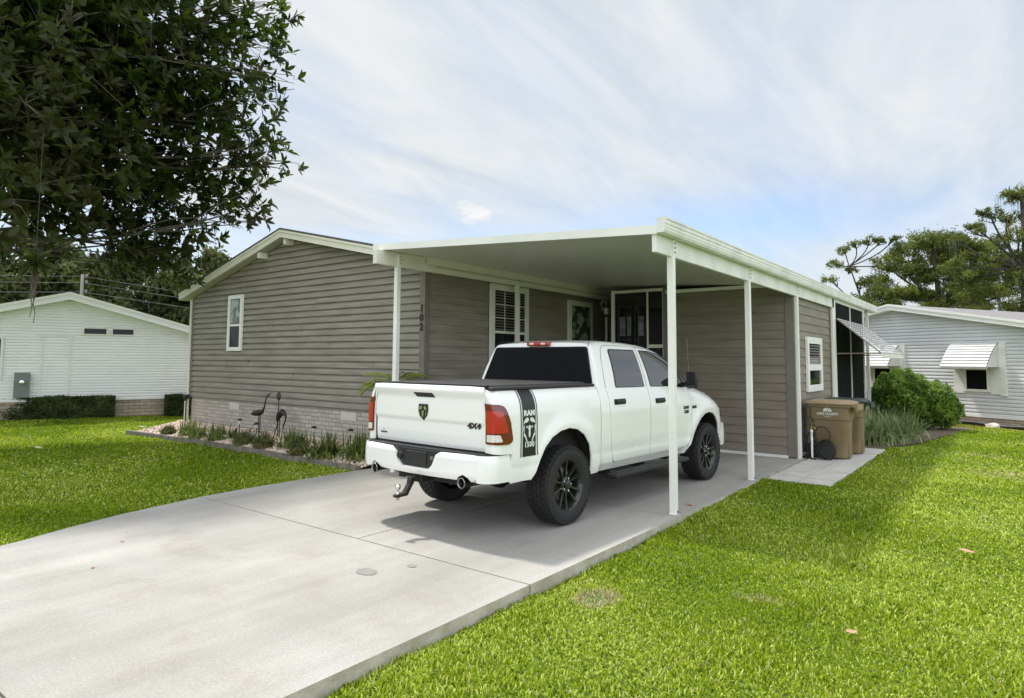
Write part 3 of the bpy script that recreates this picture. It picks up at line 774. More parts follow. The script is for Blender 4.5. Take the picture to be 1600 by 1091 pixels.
def build_entry():
    t = thing('screened_entry', 'dark screened entry at the end of the carport, left of the storage wall', 'screen door', (-3.2, 5.55, 0))
    inv = Matrix.Translation((3.2, -5.55, 0)); kids = []
    fr = MB(); fr.box(-3.86, -3.78, 5.50, 5.58, .1, 3.31); fr.box(-3.78, -2.62, 5.505, 5.575, 3.24, 3.30); fr.box(-3.01, -2.975, 5.505, 5.575, .1, 3.24)
    fr.box(-2.975, -2.62, 5.505, 5.575, 2.04, 2.11); fr.box(-2.65, -2.62, 5.506, 5.576, .1, 3.24)
    kids.append(fr.build('frame', M['cream'], t))
    kids.append(MB().box(-3.78, -3.01, 5.53, 5.545, .1, 3.24).box(-2.975, -2.65, 5.53, 5.545, .1, 3.24).build('screen', M['glass'], t))
    # pale panels in front of the dark screen imitate curved reflections in the door
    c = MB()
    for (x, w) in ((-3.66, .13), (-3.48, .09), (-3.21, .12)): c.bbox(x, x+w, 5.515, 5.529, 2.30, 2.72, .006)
    kids.append(c.build('door_reflection', mat('door_reflection', (.10, .105, .12), .2, col2=(.22, .23, .25), scale=9), t))
    for o in kids: o.matrix_parent_inverse = inv
build_entry()
def build_wall_fill():
    # the wall between the house and the screened entry, in the shade at the back of the carport
    t = thing('recess_wall', 'dark taupe wall beside the screened entry at the back of the carport', 'wall', (-4.8, 7.7, 0))
    o = siding('wall_siding', M['siding'], t, (-4.82, 7.7), (1, 0), (0, -1), .85, 3.5, lambda z: (0, 2.3), .1275); o.matrix_parent_inverse = Matrix.Translation((4.8, -7.7, 0))
    MB().box(-.0, 2.3, -.05, 0, -.0, .85).build('brick_base', M['brick'], t)
build_wall_fill()

# ------------------------------------------------------------------ SCREEN PORCH with awning
def build_porch():
    t = thing('screen_porch', 'black screened porch behind the storage room with a scalloped metal awning', 'porch', (0, 8.7, 0))
    inv = Matrix.Translation((0, -8.7, 0)); kids = []
    y0, y1 = 8.92, 12.42
    fr = MB(); fr.box(-.07, .0, 8.62, 8.92, .0, 3.19); fr.box(-.06, .0, y1, y1+.10, .0, 3.19)
    fr.box(-.06, -.005, y0, y1, 3.13, 3.19); fr.box(-.05, -.008, 10.68, 10.72, .72, 3.13); fr.box(-.055, -.006, y0, y1, .66, .73)
    kids.append(fr.build('frame', M['white'], t))
    kids.append(MB().box(-.045, -.03, y0, 10.68, .73, 3.13).box(-.045, -.03, 10.72, y1, .73, 3.13).build('screen', M['screen'], t))
    kids.append(MB().box(-.05, -.03, y0, y1, .0, .66).build('kick_panel', M['white'], t))
    kids.append(MB().box(-4.7, -.06, y1+.02, y1+.1, 0, 3.2).build('back_wall', M['screen'], t))
    p = MB().bbox(-.06, .02, 13.02, 13.10, .0, 3.19, .004); kids.append(p.build('post', M['white'], t))
    # awning: sloping ribbed sheet with a scalloped weave of pale and gap strips
    A0 = Vector((.02, 8.93, 2.76)); A1 = Vector((.90, 8.93, 1.965)); W = 3.45
    mb = MB(); dn = (A1-A0); nn = Vector((dn.z, 0, -dn.x)).normalized()*-1
    nrow = 13; ncol = 12
    for i in range(nrow):
        a = A0+dn*(i/nrow); b = A0+dn*((i+1.12)/nrow)
        off = nn*.012
        mb.add([a+off*.2, b+off*1.6, b+off*1.6+Vector((0, W, 0)), a+off*.2+Vector((0, W, 0))], [(0, 1, 2, 3)])
    aw = mb.build('awning', M['white_dirty'], t); kids.append(aw)
    sl = MB(); r = random.Random(8)
    for i in range(nrow):
        for j in range(ncol):
            c = A0+dn*((i+.93)/nrow)+nn*.024+Vector((0, (j+.3+.5*(i % 2))*W/ncol, 0))
            sl.add([c-dn*.012, c+dn*.012, c+dn*.012+Vector((0, .15, 0)), c-dn*.012+Vector((0, .15, 0))], [(0, 1, 2, 3)])
    o = sl.build('awning_slot', M['iron'], t); kids.append(o)
    lip = MB().prism([A1+Vector((0, 0, .015)), A1+Vector((.012, 0, .015)), A1+Vector((.012, 0, -.09)), A1+Vector((0, 0, -.09))], (0, W, 0)); kids.append(lip.build('awning_lip', M['cream'], t))
    arm = MB().tube([(.0, 8.93, 1.96), (.88, 8.93, 1.965)], .014, 8).tube([(.0, 8.93+W, 1.96), (.88, 8.93+W, 1.965)], .014, 8)
    arm.tube([A0+Vector((0, 0, -.01)), A1+Vector((0, 0, -.01))], .016, 6)
    kids += build_each(arm, 'awning_arm', M['steel'], t)
    for o in kids: o.matrix_parent_inverse = inv
build_porch()

# ------------------------------------------------------------------ NEIGHBOUR HOUSES
def build_left_neighbour():
    A = (-18.2, 1.6); phi = 1.26; d = (math.cos(phi), math.sin(phi)); n = (math.sin(phi), -math.cos(phi))
    s_ap = -1.77; zap = 3.65; sl = .278; hw = 4.35; th = .21
    t = thing('neighbour_house', 'white sided house with low gable and tan brick skirting behind the clipped hedge', 'house', (A[0], A[1], 0), phi)
    O = (0, 0); dd = (1, 0); nn = (0, -1)
    s0, s1 = s_ap-hw+.3, s_ap+hw-.3
    und = lambda s: zap-abs(s-s_ap)*sl-th
    def span(z):
        a, b = s0, s1
        if z > und(s0): a = s_ap-(und(s_ap)-z)/sl; b = s_ap+(und(s_ap)-z)/sl
        return (a, b)
    siding('gable_wall', M['white_siding'], t, O, dd, nn, .51, und(s_ap)-.01, span, .083, depth=.018)
    MB().box(s0, s1, .01, .1, -.1, .51).build('brick_skirting', M['brick_tan'], t)
    MB().box(s0, s1, -.02, .0, .49, .53).build('base_trim', M['white'], t)
    prof = [(s_ap-hw, zap-hw*sl), (s_ap, zap), (s_ap+hw, zap-hw*sl)]
    MB().prism([(x, -.28, z) for x, z in prof]+[(x, -.28, z-.05) for x, z in prof[::-1]], (0, 14, 0)).build('roof', M['shingle_gray'], t)
    MB().prism([(x, -.30, z+.01) for x, z in prof]+[(x, -.30, z-.07) for x, z in prof[::-1]], (0, .03, 0)).build('rake_trim', M['white'], t)
    MB().prism([(x, -.28, z-.07) for x, z in prof]+[(x, -.28, z-th) for x, z in prof[::-1]], (0, .03, 0)).build('rake_board', M['white_siding'], t)
    MB().prism([(x, -.25, z-th+.01) for x, z in prof]+[(x, -.25, z-th-.005) for x, z in prof[::-1]], (0, .25, 0)).build('soffit', M['white'], t)
    for a, b in ((-1.41, -.79), (-.69, -.09)):
        sash_window(t, (0, -.008), dd, nn, a, b, 2.43, 2.65, .03, 0, label='small high slot window in the white gable')
    sash_window(t, (0, -.008), dd, nn, -4.1, -3.24, 1.12, 2.32, .06, .5, label='white sash window at the left edge of the neighbouring wall')
    c = MB()
    for s in (-2.40, -1.72): c.box(s, s+.05, -.03, -.008, .56, 2.36)
    c.box(-2.48, -1.60, -.032, -.008, 2.36, 2.41)
    c.build('panel_trim', M['white'], t)
    MB().box(s1-.05, s1+.02, -.02, .05, .5, und(s1)).build('corner_trim', M['white'], t)
    # electric meter
    mt = MB().bbox(-2.96, -2.60, -.14, -.01, .62, 1.32, .01).build('meter_box', M['meter'], t)
    MB().lathe([(.075, 0), (.075, -.05), (.06, -.08), (0, -.085)], 'y', (-2.78, -.14, 1.05), 20).build('meter_dial', M['chrome'], mt)
build_left_neighbour()

def build_right_neighbour():
    A = (1.829, 16.559); phi = 2.63-PI   # local x runs toward the right of the picture
    s_ap = -1.98; zap = 3.69; sl = .192; hw = 4.6; th = .18
    t = thing('neighbour_house', 'pale gray vinyl sided house with white clamshell awnings behind the round shrub on the right', 'house', (A[0], A[1], 0), phi)
    O = (0, 0); dd = (1, 0); nn = (0, -1)
    s0, s1 = s_ap-hw+.25, s_ap+hw-.25
    und = lambda s: zap-abs(s-s_ap)*sl-th
    def span(z):
        a, b = s0, s1
        if z > und(s0): a = s_ap-(und(s_ap)-z)/sl; b = s_ap+(und(s_ap)-z)/sl
        return (a, b)
    siding('gable_wall', M['gray_siding'], t, O, dd, nn, .24, und(s_ap)-.01, span, .105, depth=.018)
    MB().box(s0, s1, .01, .1, -.2, .24).build('skirting', M['brick_tan'], t)
    MB().box(s0, s1, -.025, .0, .20, .27).build('base_trim', M['white'], t)
    prof = [(s_ap-hw, zap-hw*sl), (s_ap, zap), (s_ap+hw, zap-hw*sl)]
    MB().prism([(x, -.28, z) for x, z in prof]+[(x, -.28, z-.05) for x, z in prof[::-1]], (0, 15, 0)).build('roof', M['shingle_gray'], t)
    MB().prism([(x, -.30, z+.01) for x, z in prof]+[(x, -.30, z-.06) for x, z in prof[::-1]], (0, .03, 0)).build('rake_trim', M['white'], t)
    MB().prism([(x, -.28, z-.06) for x, z in prof]+[(x, -.28, z-th) for x, z in prof[::-1]], (0, .03, 0)).build('rake_board', M['white'], t)
    MB().prism([(x, -.25, z-th+.01) for x, z in prof]+[(x, -.25, z-th-.005) for x, z in prof[::-1]], (0, .25, 0)).build('soffit', M['white'], t)
    # ridge addition seen at the far right of the roof
    MB().box(1.6, 3.2, 6.2, 8.6, 2.9, 3.34).build('roof_addition', M['white'], t)
    MB().box(1.5, 3.3, 6.1, 8.7, 3.34, 3.40).build('roof_addition_cap', M['shingle'], t)
    def awn_window(sc, w, z0, z1, lab):
        a, b = sc-w/2, sc+w/2
        win = sash_window(t, (0, -.014), dd, nn, sc-.36, sc+.36, z0, z1, .07, 0, label=lab)
        # open shutters either side
        for q0, q1 in ((a, sc-.37), (sc+.37, b+.02)):
            MB().bbox(q0, q1, -.05, -.02, z0-.06, z1+.02, .005).build('shutter', M['white_dirty'], win)
        # clamshell hood: stacked slats curving outward
        mb = MB(); zt = 2.36; zb = 1.66; out = .62; m = 9
        pr = [(-.02-out*(i/m)**.80, zt-(zt-zb)*(i/m)**1.2) for i in range(m+1)]
        for i in range(m):
            (ya, za), (yb, zb_) = pr[i], pr[i+1]; dz_ = .016
            mb.add([(a, ya-.012, za+.004), (b, ya-.012, za+.004), (b, yb-.036, zb_+.016), (a, yb-.036, zb_+.016)], [(0, 1, 2, 3)])
            mb.add([(a, yb-.036, zb_+.016), (b, yb-.036, zb_+.016), (b, yb+.006, zb_-.012), (a, yb+.006, zb_-.012)], [(0, 1, 2, 3)])
        for x in (a, b): mb.add([(x, -.02, zt)]+[(x, y, z) for y, z in pr]+[(x, -.02, zb)], [tuple(range(len(pr)+2))])
        mb.box(a-.01, b+.01, pr[-1][0]-.02, pr[-1][0]+.0, zb-.05, zb+.005)
        mb.build('window_awning', M['awning'], win)
        MB().box(b, b+.16, -.06, -.02, z0-.1, zt+.02).build('side_panel', M['white_dirty'], win)
    awn_window(.55, 1.30, .94, 1.64, 'square window under the right hand clamshell awning')
    awn_window(-2.45, 1.30, .94, 1.64, 'window under the left hand clamshell awning, partly behind the shrub')
build_right_neighbour()
def build_mulch():
    # planting strip along the right neighbour's wall
    A = Vector((1.829, 16.559, 0)); d = Vector((math.cos(2.63), math.sin(2.63), 0)); n = Vector((-d.y, d.x, 0)); 
    if n.y > 0: n = -n
    P = [A+d*-4-n*0, A+d*6, A+d*6+n*1.3, A+d*1.2+n*1.5, A+d*-.3+n*1.05, A+d*-4+n*1.15]
    z = -.015
    o = MB().add([(p.x, p.y, z) for p in P], [tuple(range(6))]).build('mulch_bed', M['redmulch']); tag(o, kind='structure')
    t = thing('drain_pipe', 'black corrugated drain pipe lying along the foot of the pale gray house', 'drain pipe', (1.5, 16.2, 0))
    pts = [A+n*.55+d*(1.6-i*.35)+Vector((0, 0, .05+.02*math.sin(i*1.2)))+n*(.08*math.sin(i*.9)) for i in range(15)]
    q = MB().tube([p-Vector((1.5, 16.2, 0)) for p in pts], .055, 8); q.build('pipe', M['black'], t, smooth=True)
    r = random.Random(9)
    for k, (s, o_, sz) in enumerate(((-1.35, .75, .14),)):
        p = A+d*s+n*o_; rock('garden_rock', (p.x, p.y, .03), sz, 'pale rounded rock on the red mulch by the pale gray house')
def rock(name, loc, s, label, sq=.65, seed=1, rot=0):
    bm = bmesh.new(); bmesh.ops.create_icosphere(bm, subdivisions=3, radius=s); r = random.Random(seed)
    from mathutils import noise
    for v in bm.verts:
        k = 1+.35*noise.noise(v.co*(1.6/s)+Vector((seed*3.1, 0, 0))); v.co = Vector((v.co.x*1.35*k, v.co.y*k, v.co.z*sq*k))
    mb = MB().bm(bm); bm.free(); o = mb.build(name, M['rock'], smooth=True, loc=loc); o.rotation_euler = (0, 0, rot); tag(o, label, 'rock'); return o
build_mulch()

# ------------------------------------------------------------------ PICKUP TRUCK   local x = right, y = forward, z = up, rear axle at y 0
def zfen(l): return sinterp(l, [3.0, 3.3, 3.8, 4.09, 4.28, 4.40, 4.5], [1.405, 1.365, 1.235, 1.115, .97, .86, .80], .08)
def Wside(l, z):
    p = sinterp(z, [.40, .45, .52, .58, .64, .70, .725, .80, 1.0, 1.15, 1.24, 1.31, 1.37, 1.41, 1.44, 1.48],
               [.90, .925, .955, .975, .985, .982, .992, .998, 1.003, 1.002, .998, .990, .972, .950, .925, .89], .016)
    if l > .635:   # cab and fenders: belt leans in less
        p = sinterp(z, [.40, .45, .50, .545, .56, .64, .70, .725, .80, 1.0, 1.15, 1.28, 1.36, 1.42, 1.46], [.88, .90, .93, .955, .972, .985, .980, .990, .997, 1.002, 1.0, .988, .968, .945, .93], .016)
    if l > 2.95: 
        zf = zfen(l); k = max(0, (z-(zf-.13))/.13); p -= .075*k*k
    p -= sinterp(l, [3.0, 3.7, 4.0, 4.2, 4.35, 4.45, 4.52], [0, 0, .015, .06, .16, .32, .55], .07)
    for c in (0.0, 3.57):
        d = math.hypot(l-c, (z-.43)*.95); p += .022*math.exp(-((d-.60)/.09)**2)
    return p
def bedmap(u, z):
    """follows the side, round the rear corner, then along the tail"""
    W = Wside(max(u, -1.05), z); r = .085; lc = -1.17+r; ul = lc
    if u >= ul: return Vector((W, u, z))
    a = (ul-u)/r
    if a < PI/2: return Vector((W-r+r*math.cos(a), lc-r*math.sin(a), z))
    return Vector((max(W-r-((ul-u)-r*PI/2), .843), -1.17, z))
def surf_n(fn, u, v, flip=1):
    e = .004; a = fn(u+e, v)-fn(u-e, v); b = fn(u, v+e)-fn(u, v-e); n = a.cross(b)
    if n.length < 1e-12: return Vector((1, 0, 0))*flip
    return n.normalized()*flip
def skin(name, poly, fn, mt, parent, step=(.08, .05), thick=.02, lift=0, flip=1, mirror=False, holes=None, cutsu=None):
    bm = bmesh.new(); vs = [bm.verts.new((p[0], p[1], 0)) for p in poly]; f = bm.faces.new(vs); f.normal_update()
    if f.normal.z < 0: f.normal_flip()
    bmesh.ops.triangulate(bm, faces=[f])
    u0, u1 = min(p[0] for p in poly), max(p[0] for p in poly); v0, v1 = min(p[1] for p in poly), max(p[1] for p in poly)
    for ax, a, b, st in ((0, u0, u1, step[0]), (1, v0, v1, step[1])):
        k = int((b-a)/st)
        for i in range(1, k+1):
            c = a+(b-a)*i/(k+1); co = (c, 0, 0) if ax == 0 else (0, c, 0); no = (1, 0, 0) if ax == 0 else (0, 1, 0)
            bmesh.ops.bisect_plane(bm, geom=bm.verts[:]+bm.edges[:]+bm.faces[:], plane_co=co, plane_no=no, dist=1e-5)
    bm.verts.index_update(); bm.verts.ensure_lookup_table()
    sgn = -1 if mirror else 1
    uv = [(v.co.x, v.co.y) for v in bm.verts]; pos = []; nor = []
    for (u, v) in uv:
        n = surf_n(fn, u, v, flip); p = fn(u, v)+n*lift; pos.append(Vector((p.x*sgn, p.y, p.z))); nor.append(Vector((n.x*sgn, n.y, n.z)))
    faces = []; 
    for f in bm.faces:
        idx = [v.index for v in f.verts]
        c = (pos[idx[1]]-pos[idx[0]]).cross(pos[idx[2]]-pos[idx[0]])
        if c.dot(nor[idx[0]]) < 0: idx = idx[::-1]
        faces.append(idx)
    V = list(pos); F = list(faces); nf = len(F); loopn = [nor[i] for f in faces for i in f]
    if thick:
        ec = {}
        for f in faces:
            for i in range(len(f)):
                a, b = f[i], f[(i+1) % len(f)]; ec.setdefault((min(a, b), max(a, b)), []).append((a, b))
        base = len(V); inner = {}
        for k, l in ec.items():
            if len(l) == 1:
                a, b = l[0]
                for q in (a, b):
                    if q not in inner: inner[q] = len(V); V.append(pos[q]-nor[q]*thick)
                # outer copies keep flat shading on the rim
                F.append([b, a, inner[a], inner[b]])
    me = D.meshes.new(name); me.from_pydata([tuple(v) for v in V], [], F); me.materials.append(mt)
    me.polygons.foreach_set('use_smooth', [True]*nf+[False]*(len(F)-nf)); me.update()
    ln = []
    for pi, p in enumerate(me.polygons):
        if pi < nf:
            for li in p.loop_indices: ln.append(tuple(nor[me.loops[li].vertex_index]))
        else:
            nn = p.normal
            for li in p.loop_indices: ln.append(tuple(nn))
    me.normals_split_custom_set(ln)
    bm.free(); o = D.objects.new(name, me); COL.objects.link(o); o.parent = parent; return o

def roundpoly(pts, r, n=4):
    out = []; k = len(pts)
    for i in range(k):
        p = Vector((*pts[i][:2],)); a = Vector(pts[i-1][:2]); b = Vector(pts[(i+1) % k][:2])
        rr = pts[i][2] if len(pts[i]) > 2 else r
        d1 = (a-p); d2 = (b-p); q = min(rr, d1.length*.45, d2.length*.45)
        if q < 1e-4: out.append(tuple(p)); continue
        s = p+d1.normalized()*q; e = p+d2.normalized()*q
        for j in range(n+1):
            t = j/n; out.append(tuple(s*(1-t)**2+p*2*t*(1-t)+e*t*t))
    return out

def build_truck():
    T = thing('pickup_truck', 'white crew cab pickup truck with black wheels parked half under the carport', 'pickup truck', (-1.6903, -1.1271, 0), -.0503)
    PT = M['paint']
    arch_r = [(-.64, .56), (-.585, .63), (-.53, .75), (-.45, .87), (-.33, .965), (-.18, 1.02), (-.02, 1.04), (.14, 1.015), (.28, .945), (.39, .83), (.455, .69), (.475, .56), (.475, .465)]
    arch_f = [(2.925, .455), (2.99, .58), (3.07, .72), (3.17, .84), (3.29, .93), (3.43, .995), (3.57, 1.015), (3.71, .995), (3.85, .925), (3.95, .82), (4.02, .69), (4.05, .56), (4.05, .50)]
    side = lambda l, z: Vector((Wside(l, z), l, z))
    for mir in (False, True):
        kw = dict(mirror=mir)
        bed = [(-1.285, .865), (-.945, .845), (-.935, .56)]+arch_r+[(.622, .475), (.622, 1.452), (-.4, 1.462), (-1.0, 1.468), (-1.285, 1.462)]
        skin('bed_side', bed, bedmap, PT, T, (.05, .045), .02, flip=1, **kw)
        pillar = [(.640, .472), (2.915, .455), (2.96, .535), (.985, .532), (.915, .58), (.872, .70), (.845, .9), (.828, 1.2), (.815, 1.437), (.640, 1.445)]
        skin('cab_side', pillar, side, PT, T, (.08, .04), .02, **kw)
        rd = roundpoly([(.99, .541, .03), (1.806, .541, .01), (1.806, 1.425, .0), (.824, 1.437, .0), (.837, 1.2, 0), (.854, .9, 0), (.882, .70, .05), (.925, .585, .05)], .01)
        fd = roundpoly([(1.819, .541, .01), (2.86, .541, .05), (2.985, .68, .06), (3.005, .85, 0), (2.995, 1.2, 0), (2.965, 1.385, 0), (1.819, 1.424, 0)], .01)
        d1 = skin('rear_door', rd, side, PT, T, (.07, .04), .018, **kw); d2 = skin('front_door', fd, side, PT, T, (.07, .04), .018, **kw)
        fe = [(2.975, 1.405), (3.004, 1.2), (3.014, .85), (2.995, .675), (2.93, .60), (2.91, .52)]+arch_f+[(4.34, .70), (4.40, .86), (4.30, .96), (4.20, 1.045), (4.09, 1.115), (3.95, 1.178), (3.8, 1.235), (3.5, 1.32), (3.3, 1.365), (3.1, 1.395)]
        skin('fender', fe, side, PT, T, (.06, .04), .018, **kw)
        s = -1 if mir else 1
        # door handles
        for (l, z, par) in ((1.07, 1.262, d1), (2.09, 1.235, d2)):
            mb = MB()
            w = Wside(l, z); mb.bbox(-.0, .030, -.105, .105, -.022, .022, .012); mb.bbox(-.012, .004, -.13, .13, -.034, .034, .003)
            mb.xf(Matrix.Translation((w, l, z))); mb.v = [(x*s, y, zz) for x, y, zz in mb.v]
            mb.build('door_handle', M['black'], par, auto=40)
        # tail lamp
        tl = roundpoly([(-1.275, 1.335, .02), (-1.06, 1.318, .07), (-.985, 1.16, .0), (-.948, .975, .05), (-1.0, .945, .02), (-1.275, .950, .02)], .02)
        L = skin('tail_lamp', tl, bedmap, M['tail_red'], T, (.03, .04), .02, lift=.012, **kw)
        skin('lamp_insert', roundpoly([(-1.262, 1.27, .02), (-1.10, 1.262, .04), (-1.035, 1.10, .02), (-1.02, 1.06, .02), (-1.262, 1.055, .02)], .02), bedmap, M['tail_bright'], L, (.03, .04), .004, lift=.0165, **kw)  # brighter red insert, slightly proud of the lens
        skin('reverse_lens', roundpoly([(-1.255, 1.04, .01), (-1.125, 1.04, .01), (-1.10, .975, .015), (-1.255, .972, .01)], .01), bedmap, M['lens_white'], L, (.03, .03), .004, lift=.0165, **kw)
        # striped decal with lettering
        st = skin('side_stripe', [(-.795, .80), (-.59, .80), (-.59, 1.46), (-.795, 1.46)], bedmap, M['decal_black'], T, (.05, .03), 0, lift=.0035, **kw)
        skin('stripe_edge', [(-.825, .80), (-.812, .80), (-.812, 1.46), (-.825, 1.46)], bedmap, M['decal_black'], st, (.05, .03), 0, lift=.0035, **kw)
        skin('stripe_edge', [(-.573, .80), (-.560, .80), (-.560, 1.46), (-.573, 1.46)], bedmap, M['decal_black'], st, (.05, .03), 0, lift=.0035, **kw)
        def on_bed(cx, cz, lift=.006):
            def f(x, y, t):
                u = cx+x*s*(1 if not mir else 1); z = cz+y; n = surf_n(bedmap, u, z); p = bedmap(u, z)+n*(lift); return (p.x*s, p.y, p.z)
            return f
        lettering('stripe_lettering', 'RAM', .074, on_bed(-.6925, 1.225), M['decal_white'], st, bold=.004, sx=1.15)
        lettering('stripe_lettering', '1500', .07, on_bed(-.6925, .915), M['decal_white'], st, bold=.0028, sx=1.05, spacing=1.08)
        # ram skull mark: two horns and a head
        def emb(polys, cx, cz, sc, mt, par, nm, lift=.006, fn=None):
            mb = MB()
            for P in polys:
                for m2 in (1, -1):
                    Q = [(x*m2*sc, y*sc) for x, y in P]
                    if m2 < 0: Q = Q[::-1]
                    mb.add([(fn or on_bed(cx, cz, lift))(x, y, 0) for x, y in Q], [tuple(range(len(Q)))])
            return mb.build(nm, mt, par)
        horn = [(.10, 1.0), (.30, 1.18), (.62, 1.12), (.92, .82), (1.05, .48), (.98, .50), (.72, .66), (.40, .66), (.16, .80)]
        curl = [(1.02, .40), (1.08, .05), (1.0, -.35), (.86, -.55), (.90, -.1), (.86, .30)]
        tip = [(.98, -.42), (.70, -.62), (.42, -1.15), (.36, -1.5), (.52, -1.42), (.70, -1.0), (1.0, -.72)]
        face = [(0, .36), (.16, .28), (.24, .02), (.14, -.20), (.17, -.62), (.10, -.92), (0, -.95)]
        ear = [(.28, .22), (.52, .30), (.60, .12), (.42, .02)]
        emb([horn, curl, tip, face, ear], -.6925, 1.075, .092, M['decal_white'], st, 'ram_skull')
        # door badge
        def on_door(cx, cz):
            def f(x, y, t):
                l = cx+x*s; n = surf_n(side, l, cz+y); p = side(l, cz+y)+n*(.003+t); return (p.x*s, p.y, p.z)
            return f
        lettering('door_badge', 'RAM', .062, on_door(2.84, 1.105), M['decal_black'], d2, bold=.002, sx=1.25, thick=.003)
        lettering('door_badge', '1500', .062, on_door(2.84, 1.045), M['decal_black'], d2, bold=.002, sx=1.15, thick=.003)
        lettering('fender_badge', 'HEMI', .05, on_door(3.10, 1.10), M['decal_black'], T, bold=.003, sx=1.2, thick=.003)
        # wheel arch lip and liner
        lip = MB(); 
        for A in (arch_r, arch_f):
            pts = [side(l, z) for l, z in A]; lip.tube([Vector((p.x*s-.012*s, p.y, p.z)) for p in pts], .014, 6)
        build_each(lip, 'arch_lip', PT, T, smooth=True)
        ln = MB()
        for A, c in ((arch_r, 0), (arch_f, 3.57)):
            P = [(l, z) for l, z in A]
            vs = []; fs = []
            for l, z in P: vs += [(s*.955, l, z), (s*.55, l, z)]
            for i in range(len(P)-1): fs.append((2*i, 2*i+1, 2*i+3, 2*i+2))
            ln.add(vs, fs); ln.box(min(s*.55, s*.53), max(s*.55, s*.53), c-.66, c+.56, .45, 1.06)
        build_each(ln, 'wheel_liner', M['under'], T)
        # running board
        rb = MB(); rb.bbox(.90, 1.07, .86, 2.78, .375, .43, .018); rb.bbox(.93, 1.05, .92, 2.72, .43, .436, .002)
        for y in (.98, 1.8, 2.62): rb.bbox(.70, .93, y-.04, y+.04, .39, .45, .006)
        rb.v = [(x*s, y, z) for x, y, z in rb.v]; rb.build('running_board', M['black'], T)
        # mirror
        mm = MB(); mm.bbox(.0, .15, -.055, .055, -.10, .13, .03); mm.xf(Matrix.Translation((1.045, 2.80, 1.48)))
        mm.tube([(.93, 2.84, 1.42), (1.06, 2.82, 1.44)], .035, 8)
        mm.v = [(x*s, y, z) for x, y, z in mm.v]; mi = mm.build('side_mirror', M['black'], T, auto=40)
        g = MB().bbox(1.06, 1.18, 2.735, 2.746, 1.40, 1.59, .004); g.v = [(x*s, y, z) for x, y, z in g.v]; g.build('mirror_glass', M['glass'], mi)
        # headlamp
        hl = [(4.16, 1.03), (4.30, .93), (4.385, .845), (4.36, .80), (4.20, .83), (4.08, .93)]
        skin('headlamp', hl, side, M['glass'], T, (.04, .03), .01, lift=.006, **kw)
        # exhaust tip
        ex = MB(); ex.lathe([(.036, -1.06), (.050, -1.30), (.054, -1.305), (.048, -1.315), (.040, -1.30), (.034, -1.1)], 'y', (.665*s, 0, .575), 24)
        et = ex.build('exhaust_tip', M['chrome_dark'], T, smooth=True)
        ex = MB().lathe([(.0, -1.19), (.0385, -1.19)], 'y', (.665*s, 0, .575), 20).tube([(.665*s, -1.07, .575), (.60*s, -.7, .56), (.45*s, -.2, .60)], .032, 8); ex.build('exhaust_pipe', M['under'], T, smooth=True)
    # fuel door outline is on the far side. Tailgate
    def tg(w, z):
        l = sinterp(z, [.86, .90, 1.0, 1.11, 1.128, 1.145, 1.25, 1.355, 1.375, 1.425, 1.445, 1.485, 1.50], [-1.150, -1.160, -1.166, -1.164, -1.176, -1.184, -1.184, -1.180, -1.183, -1.212, -1.216, -1.204, -1.178], .006)
        return Vector((w, l+.022*(abs(w)/.84)**2.2, z))
    gate = skin('tailgate', roundpoly([(-.838, .868), (.838, .868), (.838, 1.492), (-.838, 1.492)], .012, 3), tg, PT, T, (.09, .012), .03, flip=-1 if surf_n(tg, 0, 1).y > 0 else 1)
    fl = -1 if surf_n(tg, 0, 1).y > 0 else 1
    skin('gate_handle', roundpoly([(-.165, 1.41), (.125, 1.41), (.15, 1.365), (-.125, 1.365)], .01, 3), tg, M['black'], gate, (.05, .01), .008, lift=.006, flip=fl)
    def on_gate(cx, cz, lift):
        def f(x, y, t):
            p = tg(cx+x, cz+y); return (p.x, p.y-lift-t, p.z)
        return f
    # shield badge
    sh = [(-.066, .085), (.066, .085), (.072, .02), (.055, -.035), (0, -.085), (-.055, -.035), (-.072, .02)]
    bg = MB().prism([on_gate(-.02, 1.205, .0)(x, y, 0) for x, y in sh], (0, -.012, 0)).build('shield_badge', M['decal_black'], gate)
    q = MB()
    for P in ([(.012, .05), (.03, .068), (.052, .052), (.058, .02), (.045, .028), (.025, .03)], [(.056, .012), (.055, -.018), (.04, -.035), (.046, -.005)], [(.0, .02), (.016, .015), (.012, -.03), (.0, -.062)]):
        for m2 in (1, -1):
            Q = [on_gate(-.02, 1.205, .015)(x*m2, y, 0) for x, y in P]; q.add(Q if m2 > 0 else Q[::-1], [tuple(range(len(Q)))])
    q.build('badge_relief', M['chrome'], bg)
    lettering('gate_badge', '4X4', .078, on_gate(.68, 1.105, .002), M['iron'], gate, bold=.003, sx=1.3, shear=.25, thick=.006)
    lettering('dealer_sticker', 'A', .03, on_gate(-.71, .985, .002), M['decal_black'], gate, thick=.001)
    MB().prism([on_gate(-.71, .955, .001)(x, y, 0) for x, y in ((-.055, -.012), (.055, -.012), (.06, .006), (-.06, .006))], (0, -.0015, 0)).build('dealer_sticker', mat('sticker_blue', (.05, .08, .14), .4), gate)
    # tonneau cover and rails
    cv = MB().bbox(-.80, .80, -1.13, .60, 1.475, 1.505, .01); cv.build('tonneau_cover', mat('tonneau_vinyl', (.028, .028, .03), .45, col2=(.04, .04, .042), scale=3), T)
    rl = MB().bbox(-.925, -.80, -1.16, .61, 1.455, 1.488, .01).bbox(.80, .925, -1.16, .61, 1.455, 1.488, .01).bbox(-.86, .86, -1.178, -1.13, 1.488, 1.512, .008)
    rl.build('bed_rail', M['black'], T)
    # inner body so that panel gaps read dark and no light leaks
    MB().box(-.83, .83, -1.13, .62, .62, 1.45).box(-.86, .86, .66, 2.9, .50, 1.42).box(-.66, .66, 2.9, 4.25, .50, 1.12).build('body_shell', M['under'], T)
